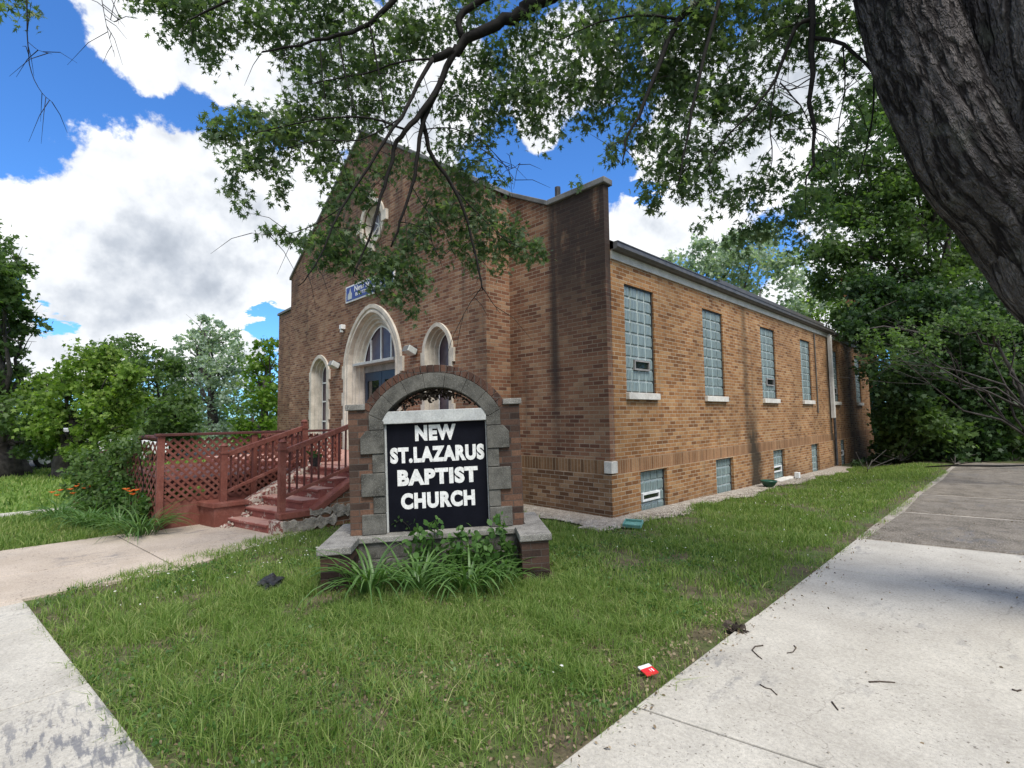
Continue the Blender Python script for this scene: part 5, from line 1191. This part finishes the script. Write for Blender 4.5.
# left side
tree('lawn_tree', 'tree with a broad dark trunk cut by the left edge, its boughs against the sky', at(-6, 476, 15.5)*1, at(-14, 370, 15.5), .85,
     B([(-2, 258, 22), (18, 265, 13), (-25, 290, 36), (4, 320, 18), (30, 324, 14), (-5, 350, 22), (14, 385, 20), (-10, 400, 36), (18, 420, 28), (34, 440, 20), (-5, 440, 28), (-40, 380, 50), (-40, 240, 40), (10, 345, 14), (-10, 300, 24), (5, 285, 18)], 15.5), 1275, 0.140, CLUMP, 'mid_leaf', nclump=16, clump=.2)
tree('lawn_tree', 'round bright green tree with a short multi stemmed trunk in the lawn', gr(68, 475), at(72, 420, 15), .5,
     B([(70, 372, 26), (95, 365, 24), (50, 385, 22), (110, 385, 24), (75, 400, 28), (45, 415, 22), (100, 415, 24), (125, 400, 20), (70, 435, 22), (92, 440, 18), (52, 438, 13), (128, 378, 16), (68, 450, 9), (115, 432, 14), (128, 428, 14)], 15), 1360, 0.126, CLUMP, 'bright_leaf', nclump=15, clump=.2)
tree('lawn_tree', 'darker green tree behind the round bright one, left of the silver tree', pt_at_ground(160, 22), at(158, 400, 22), .3,
     B([(150, 365, 20), (170, 385, 24), (140, 395, 26), (165, 415, 28), (120, 360, 20), (135, 345, 12), (185, 410, 18), (140, 430, 28), (180, 435, 20), (110, 430, 20), (155, 445, 20), (100, 350, 14)], 22), 1275, 0.168, CLUMP, 'mid_leaf', nclump=15)
tree('conifer_tree', 'tall blue grey tree with a ragged pointed crown', pt_at_ground(210, 30), at(207, 330, 30), .35,
     B([(206, 318, 7), (198, 330, 9), (214, 330, 9), (188, 342, 10), (205, 344, 12), (224, 342, 10), (235, 336, 6), (176, 356, 11), (196, 358, 15), (216, 358, 15), (236, 356, 12), (170, 374, 12), (190, 376, 17), (212, 376, 18), (232, 376, 15), (247, 366, 9), (164, 392, 13), (184, 394, 18), (206, 396, 20), (228, 396, 18), (248, 392, 12), (160, 410, 13), (182, 414, 19), (206, 416, 20), (232, 414, 18), (250, 412, 12), (170, 432, 15), (195, 436, 18), (222, 436, 18), (245, 432, 14)], 30), 1530, 0.182, CLUMP, 'silver_leaf', nclump=14, clump=.24, droop=-.3)
tree('lawn_tree', 'bright green tree touching the left corner of the church', pt_at_ground(266, 24), at(264, 380, 24), .3,
     B([(264, 352, 12), (255, 370, 16), (275, 375, 16), (260, 395, 20), (280, 400, 18), (250, 415, 18), (270, 425, 22), (285, 430, 18), (245, 435, 14), (272, 345, 8)], 24), 1190, 0.168, CLUMP, 'lime_leaf', nclump=14)
shrub('hedge', 'far dark green tree line behind the lawn trees at the left', B([(x, 436+random.uniform(-4, 4), 13) for x in range(-60, 300, 16)], 52), 500, .5, 'mid_leaf', pt_at_ground(120, 52), cat='tree line')
# vehicles on the far street
def vehicle(name, label, px, dd, L, H, W, mat, van):
    p = pt_at_ground(px, dd); t = thing(name, label, 'van' if van else 'car', p, R(86))
    b = MB()
    if van: prof = [(-L/2, .3), (L/2, .3), (L/2, .95), (L/2-.35, 1.15), (L/2-.95, H-.05), (L/2-1.2, H), (-L/2+.05, H), (-L/2, H-.1)]
    else: prof = [(-L/2, .32), (L/2, .32), (L/2, .7), (L/2-.9, .92), (L/2-1.6, H-.06), (L/2-1.9, H), (-L/2+1., H), (-L/2+.25, 1.0), (-L/2, .92)]
    b.prism(prof, 1, -W/2, W/2); b.build('body', mat, t, True, bevel=.05, seg=3)
    for s_ in (-1, 1):
        g = MB(); y = s_*(W/2+.004)
        q = [(L/2-1.5, 1.0), (L/2-1.95, H-.14), (-L/2+1.05, H-.14), (-L/2+.55, 1.02)] if not van else [(L/2-1.3, 1.15), (L/2-1.55, H-.2), (L/2-2.4, H-.2), (L/2-2.4, 1.15)]
        g.add([(x, y, z) for x, z in q], [(0, 1, 2, 3)]); g.build('side_window', 'dark_glass', t, True)
        for wx in (-L/2+.85, L/2-.85):
            w = MB(); mx = Matrix.Translation((wx, s_*(W/2-.1), .33)) @ Matrix.Rotation(R(90), 4, 'X'); w.lathe([(.2, -.11), (.31, -.1), (.33, -.06), (.33, .06), (.31, .1), (.2, .11)], (0, 0, 0), 20, mx); wo = w.build('wheel', 'tyre', t, True)
            h = MB(); h.lathe([(.19, -.12), (.19, .12)], (0, 0, 0), 14, mx); h.build('rim', 'lamp_metal', wo, True)
vehicle('parked_car', 'white parked car seen under the trees at the far left', 97, 19.5, 4.5, 1.42, 1.8, 'car_white', False)
vehicle('parked_van', 'white van seen under the trees, left of the round tree trunk', 40, 18.6, 4.9, 1.9, 1.9, 'car_white', True)

# ------------------------------------------------------------------ sky, sun
w = bpy.data.worlds.new('World'); SC.world = w; w.use_nodes = True; t = NT(w.node_tree)
SUN = Vector((.70, -.24, 1.15)).normalized(); EL = math.asin(SUN.z); AZ = math.atan2(SUN.x, SUN.y)
sky = t.n('ShaderNodeTexSky', sky_type='NISHITA', sun_disc=False, sun_elevation=EL, sun_rotation=AZ, air_density=1.0, dust_density=.6, ozone_density=2.5, altitude=200)
d = t.n('ShaderNodeTexCoord').outputs['Generated']
def dirmask(lst, soft=.35):
    cur = None
    for px, py, r, wt in lst:
        v = ray(px, py).normalized(); dn = t.n('ShaderNodeVectorMath', operation='DISTANCE'); t.set(dn.inputs[0], d); dn.inputs[1].default_value = v
        rr = r/F*(FW.dot(v)); s = t.m('MULTIPLY', t.m('SUBTRACT', 1., t.m('DIVIDE', dn.outputs['Value'], rr*1.55)), wt)
        cur = s if cur is None else t.m('MAXIMUM', cur, s)
    return t.m('MAXIMUM', cur, -1.)
CL = [(-40, 290, 110, 1), (50, 285, 78, 1), (110, 265, 76, 1), (170, 205, 60, 1), (186, 165, 40, 1), (225, 195, 58, 1), (270, 225, 75, 1), (310, 210, 60, 1), (200, 290, 90, 1), (100, 330, 60, .8), (290, 300, 60, .8),
      (150, 40, 40, 1), (190, 45, 38, 1), (235, 60, 42, 1), (290, 60, 55, 1), (350, 70, 75, 1), (250, 10, 70, 1), (420, 60, 60, 1), (120, -20, 50, 1), (400, 150, 55, .9),
      (540, 128, 18, .8), (560, 60, 50, .8), (640, 240, 45, 1), (690, 215, 50, 1), (700, 150, 60, 1), (780, 110, 80, 1), (850, 60, 70, .9), (800, 330, 50, .9), (930, 250, 90, 1), (980, 330, 70, 1), (870, 180, 60, .8), (690, 60, 40, .7),
      (-200, 150, 90, .9), (-150, -60, 80, .9), (1150, 200, 150, 1), (1150, -100, 120, .8), (600, -260, 120, .8), (300, -300, 110, .8), (900, -260, 120, .7)]
dn1 = t.noise(5.5, d, 7, .58); 
up_ = t.n('ShaderNodeVectorMath', operation='ADD'); t.set(up_.inputs[0], d); up_.inputs[1].default_value = (SUN.x*.02, SUN.y*.02, .055)
nup = t.noise(5.5, up_.outputs[0], 7, .58)
mask = dirmask(CL)
dens = t.m('ADD', mask, t.m('MULTIPLY', t.m('SUBTRACT', dn1, .5), 1.25))
# clouds over the unseen sky, thickened behind the camera to add fill light
back = t.n('ShaderNodeVectorMath', operation='DOT_PRODUCT'); t.set(back.inputs[0], d); back.inputs[1].default_value = tuple(-FW)
gen = t.m('SUBTRACT', t.m('ADD', t.noise(2.3, d, 6, .6), t.m('MULTIPLY', t.ss(back.outputs['Value'], -.35, .1), .5)), .72)
HOLES = [(12, 296, 26, 1), (48, 306, 24, 1), (272, 322, 24, 1), (640, 190, 14, .7)]
dens = t.m('SUBTRACT', dens, t.m('MULTIPLY', t.ss(t.m('ADD', dirmask(HOLES), t.m('MULTIPLY', t.m('SUBTRACT', t.noise(7, t.scale(d, (1, 1, 2.6)), 6, .6), .5), 3.2)), .1, 1.0), .8))
dens = t.m('MAXIMUM', dens, gen)
alpha = t.ss(t.m('ADD', dens, t.m('MULTIPLY', t.m('SUBTRACT', t.noise(22, d, 5, .65), .5), .3)), .19, .32)
def lump(sc, off, k):
    u_ = t.n('ShaderNodeVectorMath', operation='ADD'); t.set(u_.inputs[0], d); u_.inputs[1].default_value = (SUN.x*off*.3, SUN.y*off*.3, off)
    return t.m('MULTIPLY', t.m('SUBTRACT', t.noise(sc, d, 4, .5), t.noise(sc, u_.outputs[0], 4, .5)), k)
shade = t.m('ADD', t.m('ADD', t.m('MULTIPLY', t.m('SUBTRACT', dn1, nup), 1.7), lump(13, .022, .8)), .76)
fine = t.noise(14, d, 5, .6)
GREY = [(200, 220, 44, 1), (165, 240, 40, 1), (235, 235, 42, 1), (270, 255, 35, .8), (120, 280, 30, .7), (190, 275, 40, .8), (70, 300, 30, .6), (330, 75, 45, .8), (390, 110, 50, .9), (250, 40, 20, .4), (120, 310, 30, .7), (230, 300, 40, .5), (700, 130, 60, .8), (760, 80, 50, .7)]
gm = t.ss(t.m('ADD', dirmask(GREY), t.m('MULTIPLY', t.m('SUBTRACT', fine, .5), .9)), .0, .5)
shade = t.m('SUBTRACT', t.m('ADD', shade, t.m('MULTIPLY', t.m('SUBTRACT', fine, .5), .22)), t.m('MULTIPLY', gm, t.m('MULTIPLY', t.noise(8, d, 4, .5), .52)))
ccol = t.ramp(shade, (.0, (.3, .335, .39)), (.3, (.42, .455, .51)), (.6, (.62, .645, .68)), (.92, (.8, .81, .82)))
CLOUD = .8
bs = t.n('ShaderNodeBackground', i={1: .13}); t.set(bs.inputs[0], t.mix(1., sky.outputs[0], (.34, .64, .99), 'MULTIPLY'))
bc = t.n('ShaderNodeBackground', i={1: CLOUD}); t.set(bc.inputs[0], ccol)
mx = t.n('ShaderNodeMixShader'); t.set(mx.inputs[0], alpha); t.set(mx.inputs[1], bs); t.set(mx.inputs[2], bc)
t.nt.links.new(mx.outputs[0], t.n('ShaderNodeOutputWorld').inputs[0])
sd = bpy.data.lights.new('sun', 'SUN'); sd.energy = 2.6; sd.angle = R(28); sd.color = (1, .95, .87)
so = bpy.data.objects.new('sun', sd); COL.objects.link(so); so.rotation_euler = (-SUN).to_track_quat('-Z', 'Y').to_euler()
vs = SC.view_settings; vs.view_transform = 'Standard'; vs.look = 'None'; vs.exposure = 0.9; vs.gamma = 1
SC.cycles.use_denoising = True; SC.cycles.max_bounces = 6; SC.cycles.diffuse_bounces = 3; SC.cycles.transparent_max_bounces = 4
